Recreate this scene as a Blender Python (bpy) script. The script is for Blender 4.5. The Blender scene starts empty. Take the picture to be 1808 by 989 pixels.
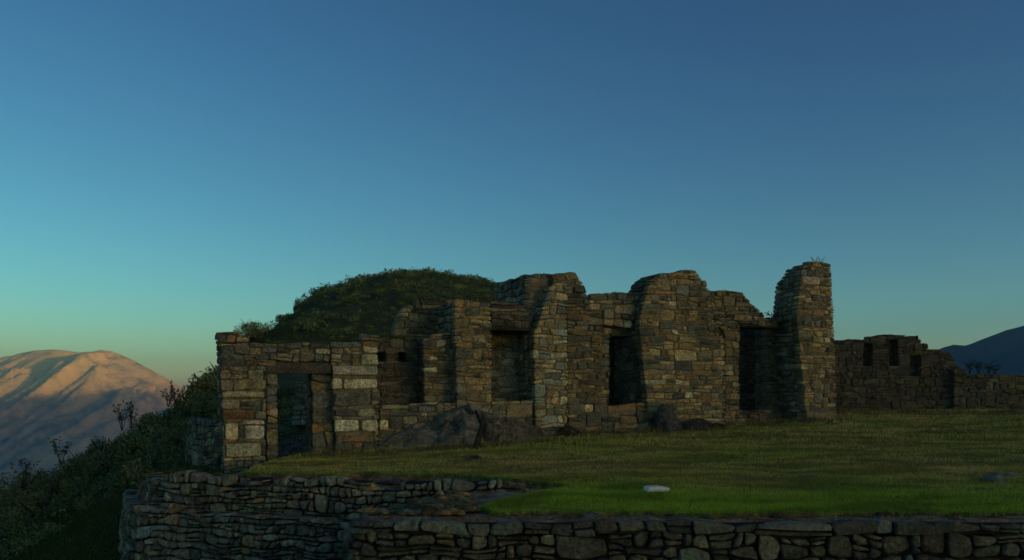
import bpy, math, random
import numpy as np
from mathutils import Vector, noise as mnoise

S = bpy.context.scene
COL = S.collection
random.seed(7)
R = np.random.default_rng(7)

# ------------------------------------------------------------------ camera
F = 1500.0                       # focal length in photograph pixels
CX, HY = 904.0, 690.0            # image centre column, horizon row
cam_d = bpy.data.cameras.new('camera'); cam = bpy.data.objects.new('camera', cam_d); COL.objects.link(cam)
cam_d.sensor_width = 36; cam_d.lens = F/1808*36; cam_d.shift_y = (HY-494.5)/1808
cam.location = (0, 0, 0); cam.rotation_euler = (math.radians(90), 0, 0)
cam_d.clip_start = 0.1; cam_d.clip_end = 20000
S.camera = cam

# ------------------------------------------------------------------ sky, sun, exposure
SUN_EL = math.radians(3.0)
SUN_AZ = math.radians(122.0)     # clockwise from +Y (view direction): to the right of the camera
W = bpy.data.worlds.new('World'); S.world = W; W.use_nodes = True
nt = W.node_tree; nt.nodes.clear()
def nd(t, typ, **kw):
    n = t.nodes.new(typ)
    for k, v in kw.items(): setattr(n, k, v)
    return n
sky = nd(nt, 'ShaderNodeTexSky', sky_type='NISHITA', sun_disc=False, sun_elevation=SUN_EL, sun_rotation=SUN_AZ,
         altitude=3000, air_density=1.0, dust_density=6, ozone_density=3)
# one tone curve per channel for the whole sky: colour grade, steepened to boost the unseen sunset glow on the ruin
sep = nd(nt, 'ShaderNodeSeparateColor'); comb = nd(nt, 'ShaderNodeCombineColor'); nt.links.new(sky.outputs[0], sep.inputs[0])
for ch, (gain, power) in enumerate(((16.4, 1.63), (10.2, 1.61), (2.9, 1.24))):
    a = nd(nt, 'ShaderNodeMath', operation='MULTIPLY'); b = nd(nt, 'ShaderNodeMath', operation='POWER'); c = nd(nt, 'ShaderNodeMath', operation='MULTIPLY')
    a.inputs[1].default_value = .1; b.inputs[1].default_value = power; c.inputs[1].default_value = gain*10
    nt.links.new(sep.outputs[ch], a.inputs[0]); nt.links.new(a.outputs[0], b.inputs[0]); nt.links.new(b.outputs[0], c.inputs[0]); nt.links.new(c.outputs[0], comb.inputs[ch])
bg = nd(nt, 'ShaderNodeBackground'); bg.inputs[1].default_value = 0.10
out = nd(nt, 'ShaderNodeOutputWorld')
nt.links.new(comb.outputs[0], bg.inputs[0]); nt.links.new(bg.outputs[0], out.inputs[0])
sd = bpy.data.lights.new('sun', 'SUN'); so = bpy.data.objects.new('sun', sd); COL.objects.link(so)
sd.energy = 5.0; sd.angle = math.radians(0.5); sd.color = (1.0, 0.58, 0.14)
sdir = Vector((math.sin(SUN_AZ)*math.cos(SUN_EL), math.cos(SUN_AZ)*math.cos(SUN_EL), math.sin(SUN_EL)))
so.rotation_euler = sdir.to_track_quat('Z', 'Y').to_euler(); so.location = (30, -20, 30)
S.view_settings.view_transform = 'Standard'; S.view_settings.look = 'None'
S.view_settings.exposure = 0.0; S.view_settings.gamma = 1
S.cycles.volume_max_steps = 64
S.cycles.max_bounces = 6; S.cycles.volume_bounces = 0
HAZE_ON = True

# ------------------------------------------------------------------ helpers
def link(name, me, mat=None, parent=None, **props):
    o = bpy.data.objects.new(name, me); COL.objects.link(o)
    if mat is not None and me is not None: me.materials.append(mat)
    if parent is not None: o.parent = parent
    for k, v in props.items(): o[k] = v
    return o
def mesh_np(name, V, Fc, cols=None, smooth=False, n=None):
    """V (n,3), Fc (m,k) all the same k, cols (n,3) per vertex"""
    me = bpy.data.meshes.new(name)
    V = np.asarray(V, np.float32); Fc = np.asarray(Fc, np.int32); k = Fc.shape[1]
    me.vertices.add(len(V)); me.vertices.foreach_set('co', V.ravel())
    me.loops.add(Fc.size); me.loops.foreach_set('vertex_index', Fc.ravel())
    me.polygons.add(len(Fc)); me.polygons.foreach_set('loop_start', np.arange(len(Fc), dtype=np.int32)*k)
    me.polygons.foreach_set('loop_total', np.full(len(Fc), k, np.int32))
    if smooth: me.polygons.foreach_set('use_smooth', np.ones(len(Fc), bool))
    me.update(calc_edges=True); me.validate()
    if cols is not None: put_col(me, cols)
    return me
def put_col(me, cols):
    a = me.color_attributes.new('tone', 'FLOAT_COLOR', 'POINT')
    c = np.ones((len(me.vertices), 4), np.float32); c[:, :3] = cols
    a.data.foreach_set('color', c.ravel())
def mesh_py(name, V, Fc, col=None, smooth=False):
    me = bpy.data.meshes.new(name); me.from_pydata(V, [], Fc); me.update()
    if smooth:
        for p in me.polygons: p.use_smooth = True
    if col is not None: put_col(me, col)
    return me
def hsh(ix, iy, s=0):
    n = (ix.astype(np.int64)*374761393 + iy.astype(np.int64)*668265263 + s*69069) & 0x7fffffff
    n = ((n ^ (n >> 13))*1274126177) & 0x7fffffff
    return ((n ^ (n >> 16)) & 0xffff)/65535.0
def vn(x, y, s=0):
    x = np.asarray(x, float); y = np.asarray(y, float)
    ix, iy = np.floor(x).astype(int), np.floor(y).astype(int); fx, fy = x-ix, y-iy
    fx = fx*fx*(3-2*fx); fy = fy*fy*(3-2*fy)
    a, b, c, d = hsh(ix, iy, s), hsh(ix+1, iy, s), hsh(ix, iy+1, s), hsh(ix+1, iy+1, s)
    return (a*(1-fx)+b*fx)*(1-fy)+(c*(1-fx)+d*fx)*fy
def fbm(x, y, o=4, s=0):
    v = 0; a = .5; t = 0
    for k in range(o): v = v+a*vn(x*2**k, y*2**k, s+k); t += a; a *= .5
    return v/t
def ridged(x, y, o=4, s=0):
    v = 0; a = .5; t = 0
    for k in range(o): v = v+a*(1-abs(2*vn(x*2**k, y*2**k, s+k)-1)); t += a; a *= .5
    return v/t
def sstep(a, b, x):
    t = np.clip((np.asarray(x, float)-a)/(b-a), 0, 1); return t*t*(3-2*t)
def inpoly(x, y, P):
    x = np.asarray(x, float); y = np.asarray(y, float); r = np.zeros(np.broadcast(x, y).shape, bool)
    n = len(P)
    for i in range(n):
        (x1, y1), (x2, y2) = P[i], P[(i+1) % n]
        if y1 == y2: continue
        c = ((y1 > y) != (y2 > y)) & (x < (x2-x1)*(y-y1)/(y2-y1)+x1); r ^= c
    return r
def grid(name, x0, x1, y0, y1, st, fz, keep=None, cols=None, smooth=True):
    nx = int(round((x1-x0)/st))+1; ny = int(round((y1-y0)/st))+1
    X, Y = np.meshgrid(np.linspace(x0, x1, nx), np.linspace(y0, y1, ny))
    Z = fz(X, Y); V = np.stack([X.ravel(), Y.ravel(), Z.ravel()], 1)
    i = np.arange(nx*ny).reshape(ny, nx); q = np.stack([i[:-1, :-1], i[:-1, 1:], i[1:, 1:], i[1:, :-1]], -1).reshape(-1, 4)
    if keep is not None:
        cxx = (X[:-1, :-1]+X[1:, 1:]).ravel()/2; cyy = (Y[:-1, :-1]+Y[1:, 1:]).ravel()/2
        q = q[keep(cxx, cyy)]
        u, inv = np.unique(q, return_inverse=True); V = V[u]; q = inv.reshape(-1, 4)
    return mesh_np(name, V, q, None if cols is None else cols(V), smooth)
def at(px, py, Y):                       # photograph pixel + distance -> place
    return np.array([(px-CX)/F*Y, Y, (HY-py)/F*Y])

# ------------------------------------------------------------------ materials
def base_mat(name, rough=.9, spec=.2):
    m = bpy.data.materials.new(name); m.use_nodes = True; t = m.node_tree
    b = t.nodes['Principled BSDF']; b.inputs['Roughness'].default_value = rough; b.inputs['Specular IOR Level'].default_value = spec
    return m, t, b
def noise_n(t, scale, detail=4, rough=.6, coord='Object'):
    tc = nd(t, 'ShaderNodeTexCoord') if coord != 'World' else nd(t, 'ShaderNodeNewGeometry')
    n = nd(t, 'ShaderNodeTexNoise'); n.inputs['Scale'].default_value = scale
    n.inputs['Detail'].default_value = detail; n.inputs['Roughness'].default_value = rough
    t.links.new(tc.outputs[coord if coord != 'World' else 'Position'], n.inputs['Vector']); return n
def mixc(t, kind, fac, a, b):
    m = nd(t, 'ShaderNodeMix', data_type='RGBA', blend_type=kind)
    for s, v in ((m.inputs[0], fac), (m.inputs[6], a), (m.inputs[7], b)):
        if hasattr(v, 'links'): t.links.new(v, s)
        elif isinstance(v, tuple): s.default_value = (*v, 1) if len(v) == 3 else v
        else: s.default_value = v
    return m.outputs[2]
def ramp(t, src, stops):
    r = nd(t, 'ShaderNodeValToRGB'); e = r.color_ramp.elements
    while len(e) < len(stops): e.new(.5)
    for k, (p, c) in enumerate(stops): e[k].position = p; e[k].color = (*c, 1) if isinstance(c, tuple) else (c, c, c, 1)
    t.links.new(src, r.inputs[0]); return r.outputs[0]
def bump(t, b, src, dist, strength=1):
    n = nd(t, 'ShaderNodeBump'); n.inputs['Distance'].default_value = dist; n.inputs['Strength'].default_value = strength
    t.links.new(src, n.inputs['Height'])
    t.links.new(n.outputs[0], b.inputs['Normal']); return n
def attr(t):
    a = nd(t, 'ShaderNodeAttribute'); a.attribute_name = 'tone'; return a.outputs['Color']

def stone_material():
    m, t, b = base_mat('masonry_stone', .92, .15)
    c = attr(t)
    n1 = noise_n(t, 5, 6, .65, 'World'); c = mixc(t, 'MULTIPLY', 1, c, ramp(t, n1.outputs[0], [(.25, .65), (.5, 1.0), (.75, 1.35)]))
    n2 = noise_n(t, 20, 6, .75, 'World'); c = mixc(t, 'MULTIPLY', 1, c, ramp(t, n2.outputs[0], [(.35, .45), (.52, 1.0), (.68, 1.45)]))
    # pale lichen spots and dark weather crust
    n3 = noise_n(t, 9, 5, .7, 'World'); c = mixc(t, 'MIX', ramp(t, n3.outputs[0], [(.63, 0.), (.70, .55)]), c, (.30, .30, .25))
    n4 = noise_n(t, 1.7, 5, .6, 'World'); c = mixc(t, 'MIX', ramp(t, n4.outputs[0], [(.54, 0.), (.70, .7)]), c, (.05, .045, .035))
    t.links.new(c, b.inputs['Base Color'])
    bump(t, b, noise_n(t, 22, 8, .75, 'World').outputs[0], .05, 1)
    return m
M_STONE = stone_material()
def simple_mat(name, c0, c1, scale, rough=.95, bs=30, bd=.03, usetone=False, c2=None, coord='World'):
    m, t, b = base_mat(name, rough, .1)
    n = noise_n(t, scale, 6, .6, coord)
    st = [(.3, c0), (.7, c1)] if c2 is None else [(.28, c0), (.5, c1), (.72, c2)]
    c = ramp(t, n.outputs[0], st)
    if usetone: c = mixc(t, 'MULTIPLY', 1, attr(t), c)
    t.links.new(c, b.inputs['Base Color']); bump(t, b, noise_n(t, bs, 7, .7, coord).outputs[0], bd)
    return m
M_MORTAR = simple_mat('clay_mortar', (.13, .10, .055), (.40, .30, .16), 7, bs=25, bd=.05)
M_EARTH = simple_mat('dark_fill_earth', (.02, .015, .01), (.05, .04, .028), 6, bs=25, bd=.03)
M_DIRT = simple_mat('bare_soil', (.10, .05, .028), (.32, .19, .11), 3.5, bs=18, bd=.06, c2=(.52, .38, .24))
M_ROCK = None
def rock_material():
    m, t, b = base_mat('grey_rock', .95, .12)
    c = attr(t)
    n = noise_n(t, 2.2, 7, .7, 'World'); c = mixc(t, 'MULTIPLY', 1, c, ramp(t, n.outputs[0], [(.3, .5), (.5, 1.), (.7, 1.5)]))
    n2 = noise_n(t, 11, 8, .78, 'World'); c = mixc(t, 'MULTIPLY', 1, c, ramp(t, n2.outputs[0], [(.36, .45), (.5, 1.0), (.64, 1.6)]))
    n3 = noise_n(t, 8, 7, .78, 'World'); c = mixc(t, 'MIX', ramp(t, n3.outputs[0], [(.55, 0.), (.62, .65)]), c, (.46, .46, .38))
    t.links.new(c, b.inputs['Base Color'])
    bump(t, b, noise_n(t, 9, 10, .82, 'World').outputs[0], .5)
    return m
M_ROCK = rock_material()
M_TURF = simple_mat('turf', (.09, .11, .02), (.17, .165, .04), 2.2, bs=30, bd=.06, c2=(.28, .22, .08))
M_SLOPE = simple_mat('hillside_ground', (.03, .04, .012), (.06, .07, .022), .5, bs=3, bd=.2, c2=(.12, .11, .04))
def leaf_material(name, spec=.25):
    m, t, b = base_mat(name, .6, spec); 
    t.links.new(attr(t), b.inputs['Base Color']); return m
M_LEAF = leaf_material('leaves')
M_BLADE = leaf_material('grass_blades', .1)
M_BARK = simple_mat('bark', (.03, .022, .015), (.08, .06, .04), 12)
M_WHITE = simple_mat('white_plaster', (.72, .72, .70), (.90, .90, .88), 26, bs=60, bd=.012)

# ------------------------------------------------------------------ terrain functions
def lawn_z(x, y):
    x = np.asarray(x, float); y = np.asarray(y, float)
    k = .047*(1-np.exp(-np.maximum(x+5, 0)/7))
    return -1.42+np.maximum(y-10, -1)*k+.07*(fbm(x*.5, y*.7, 3, 3)-.5)+.05*(fbm(x*1.5, y*2.3, 3, 5)-.5)
CP = []                                     # control places of the wider hillside
for px, py, Y in ((905, 522, 97), (870, 522, 95), (800, 515, 95), (730, 508, 92), (660, 508, 90), (620, 516, 85), (552, 526, 75), (492, 560, 65),
                  (438, 598, 55), (375, 678, 40), (320, 715, 36), (240, 765, 32), (150, 810, 28), (60, 862, 24), (0, 890, 22)):
    p = at(px, py, Y); CP.append(p); CP.append(p+np.array([-.5*Y*.35, Y*.35, -Y*.16-3]))
CP += [np.array(v, float) for v in (
    (-8, 24, -1.5), (-4, 24, -1.35), (0, 26, -1.1), (6, 28, -.9), (10, 27, -.75), (16, 30, -.6), (22, 30, -.6), (0, 40, -.3), (-6, 32, -.6), (-6, 50, 2.2), (4, 60, 2.5), (20, 45, -2), (30, 60, -6), (15, 80, 2), (30, 95, -2),
    (-8, 20.5, -2.1), (-7.2, 18, -2.0), (-7, 14, -2.9), (-6.4, 12, -3.0), (-9, 14, -3.7), (-12, 14, -5.2), (-20, 14, -9.5), (-30, 22, -14), (-14, 20, -5.0), (-10, 24, -2.8), (-12, 30, -2.2), (-22, 40, -5), (-40, 60, -14),
    (-10, 5, -3.8), (-3, 10, -3.2), (4, 8, -3.1), (12, 8, -3.0), (22, 8, -2.8), (0, 3, -2.0), (0, -6, -1.7), (12, -8, -1.6), (-14, -6, -4.2), (28, 12, -1.5), (30, 25, -1.0))]
CP = np.array(CP)
def _rbf():
    d = np.linalg.norm(CP[:, None, :2]-CP[None, :, :2], axis=2); n = len(CP)
    A = np.zeros((n+3, n+3)); A[:n, :n] = d; A[:n, :n] += -np.eye(n)*.15
    P = np.c_[np.ones(n), CP[:, :2]]; A[:n, n:] = P; A[n:, :n] = P.T
    return np.linalg.solve(A, np.r_[CP[:, 2], 0, 0, 0])
RW = _rbf()
def hill_z(x, y):
    x = np.asarray(x, float); y = np.asarray(y, float); z = RW[-3]+RW[-2]*x+RW[-1]*y
    for k, c in enumerate(CP): z = z+RW[k]*np.hypot(x-c[0], y-c[1])
    return z
# plan lines of the retaining walls
def pl(px, Y): return ((px-CX)/F*Y, Y)
U_LINE = [pl(262, 15.2), pl(262, 14.2), pl(272, 13.75), pl(300, 13.5), pl(450, 12.95), pl(615, 12.5), pl(780, 12.35), pl(880, 12.25), pl(918, 12.35), pl(928, 12.7)]
L_LINE = [pl(222, 16.2), pl(222, 14.6), pl(228, 13.7), pl(246, 13.25), pl(300, 13.0), pl(450, 12.45), pl(615, 12.0), pl(700, 11.7)]
def line_y(L, x):
    xs = [p[0] for p in L]; ys = [p[1] for p in L]; return np.interp(x, xs, ys)
UX = U_LINE[3:8]
PLAT = [(-1.70, 9.44), (24, 9.44), (24, 30), (11, 30), (9.6, 25.8), (-4, 20.3), (-8.0, 21), (-7.1, 17), (-6.6, 15.2), (-5.95, 14.0)] + [(x, y+.16) for x, y in UX[:3]] + [(-1.72, 12.6)]
LEDGE = [(-7.2, 16.2), (-6.5, 14.6), (-6.05, 13.75), (-5.6, 13.4)]+[(x, y+.14) for x, y in L_LINE[4:]]+[(-1.6, 12.8), (-5.3, 13.9), (-6.4, 16.2)]
def terr(x, y):
    x = np.asarray(x, float); y = np.asarray(y, float)
    z = hill_z(x, y)
    z = z+.25*(fbm(x*.35, y*.35, 4, 11)-.5)*sstep(20, 30, y)+1.6*(fbm(x*.11+3, y*.11, 3, 14)-.5)*sstep(30, 60, y)
    led = inpoly(x, y, LEDGE); z = np.where(led, -1.87+.03*(fbm(x*5, y*5, 2, 4)-.5), z)
    pt = inpoly(x, y, PLAT)
    d = lawn_z(x, y)-.09+.05*(fbm(x*4, y*4, 3, 8)-.5)
    d = d-.26*sstep(-5.0, -5.7, x)*sstep(14.5, 17, y)
    front = (x < .22) & (y < line_y(UX, x)+.15)
    rub = -1.47-.26*sstep(-.75, -2.0, x)*sstep(9.9, 11.2, y)+.07*(fbm(x*3, y*3, 3, 9)-.5)
    rub = np.where(y < 10.0, np.minimum(rub, -1.46), rub)
    d = np.where(front, rub, d)
    d = np.where((y < 10.0), -1.485+.05*fbm(x*5, y*5, 3, 2), d)
    return np.where(pt, d, z)
# ------------------------------------------------------------------ the setting
NEAR = (-9.0, 20.0, 8.5, 26.0)
link('ground', grid('ground', *NEAR, .1, terr), M_DIRT, kind='structure')
hs = grid('hillside', -70, 70, -12, 150, 1.0, lambda x, y: terr(x, y)-.02,
          keep=lambda x, y: ~((x > NEAR[0]) & (x < NEAR[1]) & (y > NEAR[2]+.4) & (y < NEAR[3])))
link('hillside', hs, M_SLOPE, kind='structure')

# ------------------------------------------------------------------ masonry
def wall_thing(name, label, loc, cat='wall', group=None):
    e = bpy.data.objects.new(name, None); COL.objects.link(e); e.location = loc; e.empty_display_size = .3
    e['label'] = label; e['category'] = cat; e['kind'] = 'thing'
    if group: e['group'] = group
    e_stones[e.name] = []; return e
e_stones = {}
FD = Vector((.927, .375, 0)).normalized(); FN = Vector((.375, -.927, 0)).normalized(); FA = Vector((-6.11, 18, 0))
class Plane:
    """vertical plane: u along, z up, o outward"""
    def __init__(s, A, d, n): s.A, s.d, s.n = Vector(A), Vector(d), Vector(n)
    def __call__(s, u, z, o): p = s.A+s.d*u+s.n*o; return (p.x, p.y, z)
    def uz(s, px, py):
        r = (px-CX)/F; u = (r*s.A.y-s.A.x)/(s.d.x-r*s.d.y); Y = s.A.y+u*s.d.y; return (u, (HY-py)/F*Y)
def front_plane(off): return Plane(FA-FN*off, FD, FN)
class Poly:
    """vertical surface over a plan polyline; outward = to the right-hand side of the walk (towards the camera)"""
    def __init__(s, pts, batter=0.06, z0=0):
        s.p = [Vector((x, y, 0)) for x, y in pts]; s.L = [0]
        for a, b in zip(s.p, s.p[1:]): s.L.append(s.L[-1]+(b-a).length)
        s.b = batter; s.z0 = z0
        ns = [Vector(((b-a).y, -(b-a).x, 0)).normalized() for a, b in zip(s.p, s.p[1:])]
        s.N = [ns[0]]+[(a+b).normalized() for a, b in zip(ns, ns[1:])]+[ns[-1]]
    def __call__(s, u, z, o):
        k = 0
        while k < len(s.L)-2 and u > s.L[k+1]: k += 1
        t = (u-s.L[k])/(s.L[k+1]-s.L[k]); tt = min(max(t, 0), 1)
        n = (s.N[k]*(1-tt)+s.N[k+1]*tt).normalized()
        p = s.p[k].lerp(s.p[k+1], tt)+(s.p[k+1]-s.p[k])*(t-tt)+n*(o-(z-s.z0)*s.b)
        return (p.x, p.y, z)
def scan(poly, z):
    xs = []
    for (x1, y1), (x2, y2) in zip(poly, poly[1:]+poly[:1]):
        if (y1 > z) != (y2 > z): xs.append(x1+(x2-x1)*(z-y1)/(y2-y1))
    xs.sort(); return [(xs[i], xs[i+1]) for i in range(0, len(xs)-1, 2)]
def sub(ints, a, b):
    r = []
    for s, e in ints:
        if b <= s or a >= e: r.append((s, e)); continue
        if a > s: r.append((s, a))
        if b < e: r.append((b, e))
    return r
def stone_mesh(ring, mp, depth, proud, cham, rng, col):
    """ring: polygon in (u,z), counter-clockwise seen from outside"""
    n = len(ring); cu = sum(p[0] for p in ring)/n; cz = sum(p[1] for p in ring)/n
    V = []
    sz = min(max(p[0] for p in ring)-min(p[0] for p in ring), max(p[1] for p in ring)-min(p[1] for p in ring))
    ch = min(cham, sz*.3)
    tu, tz = rng.uniform(-.05, .05), rng.uniform(-.09, .09)
    for (u, z) in ring: V.append(mp(cu+(u-cu)*.9, cz+(z-cz)*.9, -depth))
    for (u, z) in ring: V.append(mp(u, z, proud-ch*.9+rng.uniform(-.006, .006)+tz*(z-cz)))
    for (u, z) in ring:
        du, dz = cu-u, cz-z; L = math.hypot(du, dz) or 1; k = min(ch*rng.uniform(.6, 1.3)/L, .5)
        V.append(mp(u+du*k, z+dz*k, proud+rng.uniform(-.008, .008)+tu*(u-cu)+tz*(z-cz)))
    V.append(mp(cu+rng.uniform(-.15, .15)*sz, cz+rng.uniform(-.15, .15)*sz, proud+rng.uniform(-.004, .018)))
    Fs = []
    for i in range(n):
        j = (i+1) % n
        Fs += [(i, j, n+j, n+i), (n+i, n+j, 2*n+j, 2*n+i), (2*n+i, 2*n+j, 3*n)]
    return V, Fs, col
PALETTE_LEVEL = 1.62
def pick(pal, rng):
    t = rng.random()*sum(w for _, w in pal)
    for c, w in pal:
        t -= w
        if t <= 0: break
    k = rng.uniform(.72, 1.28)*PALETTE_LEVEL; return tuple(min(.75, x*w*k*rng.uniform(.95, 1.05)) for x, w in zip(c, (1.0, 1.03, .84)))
def pack(poly, holes, rng, hr, wr, wob, p_span, p_split, zlim=None):
    zs = [p[1] for p in poly]; z0, z1 = min(zs), max(zs)
    if zlim: z0, z1 = max(z0, zlim[0]), min(z1, zlim[1])
    Z = [z0]
    while Z[-1] < z1-.04:
        h = rng.uniform(*hr); 
        if z1-(Z[-1]+h) < hr[0]*.6: h = z1-Z[-1]
        Z.append(min(Z[-1]+h, z1))
    ph = [(rng.uniform(0, 7), rng.uniform(0, 7), rng.uniform(.8, 1.3)) for _ in Z]
    def line(i, u):
        if i >= len(Z): return Z[-1]
        h = min(Z[i]-Z[i-1] if i else 1, Z[i+1]-Z[i] if i+1 < len(Z) else 1)
        w = wob*h*(.6*math.sin(u*2.3*ph[i][2]+ph[i][0])+.6*math.sin(u*6.1*ph[i][2]+ph[i][1]))
        return Z[i]+w
    def ints(z):
        I = scan(poly, z)
        for hp in holes:
            for a, b in scan(hp, z): I = sub(I, a, b)
        return I
    def near(edge, z):
        c = [x for iv in ints(z) for x in iv]
        c = [x for x in c if abs(x-edge) < .10]
        return min(c, key=lambda x: abs(x-edge)) if c else edge
    out = []; strips = []; pend = []
    for i in range(len(Z)-1):
        zl, zh = Z[i], Z[i+1]; zm = (zl+zh)/2; I0 = ints(zm)
        for a, b in I0: strips.append((near(a, zl+.005), near(b, zl+.005), near(a, zh-.005), near(b, zh-.005), zl, zh))
        I = I0
        for a, b in pend: I = sub(I, a, b)
        pend2 = []
        nxt = ints((Z[i+1]+Z[i+2])/2) if i+2 < len(Z) else []
        for a, b in I:
            if b-a < .03: continue
            isn = lambda x: any(abs(x-e) < 1e-6 for iv in I0 for e in iv)
            al, ah = (near(a, zl+.005), near(a, zh-.005)) if isn(a) else (a, a)
            bl, bh = (near(b, zl+.005), near(b, zh-.005)) if isn(b) else (b, b)
            cuts = [a]; h = zh-zl
            while True:
                w = min(max(rng.lognormvariate(math.log((wr[0]*wr[1])**.5), .45), wr[0]), wr[1]*1.4)
                if cuts[-1]+w > b-wr[0]*.5: break
                cuts.append(cuts[-1]+w)
            cuts.append(b)
            pts = [(al, ah)]+[(c-(t := rng.uniform(-.16, .16)*h), c+t) for c in cuts[1:-1]]+[(bl, bh)]
            for (sl, sh), (el, eh), c0, c1 in zip(pts, pts[1:], cuts, cuts[1:]):
                top = i+1
                if rng.random() < p_span and i+2 < len(Z) and c1-c0 > .95*(Z[i+2]-zl) and any(s <= min(c0, c1)+1e-6 and e >= c1-1e-6 for s, e in nxt) and i+2 < len(Z):
                    top = i+2; pend2.append((c0, c1))
                segs = [(0, 1)]
                if top == i+1 and h > hr[0]*1.25 and rng.random() < p_split: q = rng.uniform(.35, .65); segs = [(0, q), (q, 1)]
                for q0, q1 in segs:
                    def pt(f, g):      # f along, g up
                        ul = sl+(el-sl)*f; uh = (sh+(eh-sh)*f) if top == i+1 else c0+(c1-c0)*f
                        lo, hi = line(i, ul), line(top, uh); 
                        gg = q0+(q1-q0)*g
                        return [ul+(uh-ul)*gg, lo+(hi-lo)*gg]
                    out.append([pt(0, 0), pt(.5, 0), pt(1, 0), pt(1, .5), pt(1, 1), pt(.5, 1), pt(0, 1), pt(0, .5)])
        pend = pend2
    return out, strips
def finish_ring(r, gap, rng, rnd=.12):
    n = len(r); cu = sum(p[0] for p in r)/n; cz = sum(p[1] for p in r)/n
    w = max(p[0] for p in r)-min(p[0] for p in r); h = max(p[1] for p in r)-min(p[1] for p in r)
    if w < .04 or h < .025: return None
    o = []
    s = min(w, h)
    for k, (u, z) in enumerate(r):
        du, dz = cu-u, cz-z
        if k % 2 == 0: # corner: pull in diagonally
            c = s*rng.uniform(.25, 1.)*rnd+gap
            o.append((u+math.copysign(min(c*rng.uniform(.6, 1.4), w*.35), du), z+math.copysign(min(c, h*.35), dz)))
        elif k in (1, 5): o.append((u+rng.uniform(-.15, .15)*w, z+math.copysign(gap*rng.uniform(.4, 1.4), dz)))
        else: o.append((u+math.copysign(gap*rng.uniform(.4, 1.4), du), z+rng.uniform(-.15, .15)*h))
    return o
def boxes_mesh(B):
    V = []; Fs = []
    for q in B:
        k = len(V); V += q; Fs += [tuple(k+i for i in f) for f in ((0, 1, 2, 3), (7, 6, 5, 4), (0, 4, 5, 1), (1, 5, 6, 2), (2, 6, 7, 3), (3, 7, 4, 0))]
    return V, Fs
def masonry(thing, mp, poly, pal, rng, depth=.24, thick=.7, hr=(.09, .19), wr=(.16, .5), wob=.25, p_span=.12, p_split=.25, gap=.009,
            proud=(-.01, .04), cham=.016, holes=(), rnd=.08, core=.05, core_in=(.05, .05), zlim=None, no_core=False, top_in=.03):
    rings, strips = pack(poly, list(holes), rng, hr, wr, wob, p_span, p_split, zlim)
    for r in rings:
        q = finish_ring(r, gap, rng, rnd)
        if q: add_stone(thing, q, mp, depth*rng.uniform(.85, 1.1), rng.uniform(*proud), cham*rng.uniform(.7, 1.3), rng, pick(pal, rng))
    if no_core: return
    B = []
    for k, (al, bl, ah, bh, zl, zh) in enumerate(strips):
        above = any(s[4] >= zh-1e-6 and s[4] < zh+1e-3 and s[0] < (al+bl)/2 < s[1] for s in strips)
        zt = zh if above else zh-top_in
        i0, i1 = core_in
        if bl-al < i0+i1+.02: continue
        nseg = max(1, int((bl-al)/.8)) if isinstance(mp, Poly) else 1
        for j in range(nseg):
            f0, f1 = j/nseg, (j+1)/nseg
            L = lambda f, a, b: (a+i0)+(b-i1-a-i0)*f
            B.append([mp(L(f0, al, bl), zl, -core), mp(L(f1, al, bl), zl, -core), mp(L(f1, ah, bh), zt, -core), mp(L(f0, ah, bh), zt, -core),
                      mp(L(f0, al, bl), zl, -thick), mp(L(f1, al, bl), zl, -thick), mp(L(f1, ah, bh), zt, -thick), mp(L(f0, ah, bh), zt, -thick)])
    cores.setdefault(thing.name, []).extend(B)
cores = {}
def add_stone(thing, ring, mp, depth, proud, cham, rng, col):
    a = 0
    for (x1, y1), (x2, y2) in zip(ring, ring[1:]+ring[:1]): a += x1*y2-x2*y1
    V, Fs, c = stone_mesh(ring, mp, depth, proud, cham, rng, col)
    e_stones[thing.name].append((abs(a)/2/(V[-1][1]**2), V, Fs, c))
def close_wall(thing, limit=295, stone='stone'):
    L = sorted(e_stones[thing.name], key=lambda s: -s[0]); ox = Vector(thing.location)
    for k, (a, V, Fs, c) in enumerate(L[:limit]):
        V = [(x-ox.x, y-ox.y, z-ox.z) for x, y, z in V]
        link(stone, mesh_py(stone, V, Fs, c), M_STONE, thing)
    if L[limit:]:
        VV = []; FF = []; CC = []
        for a, V, Fs, c in L[limit:]:
            k = len(VV); VV += [(x-ox.x, y-ox.y, z-ox.z) for x, y, z in V]; FF += [tuple(i+k for i in f) for f in Fs]; CC += [c]*len(V)
        link('small_stones', mesh_py('small_stones', VV, FF, np.array(CC)), M_STONE, thing, kind='stuff')
    if cores.get(thing.name):
        V, Fs = boxes_mesh([[(x-ox.x, y-ox.y, z-ox.z) for x, y, z in q] for q in cores[thing.name]])
        link('mortar_core', mesh_py('mortar_core', V, Fs), M_EARTH if 'retaining' in thing.name else M_MORTAR, thing)
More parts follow.
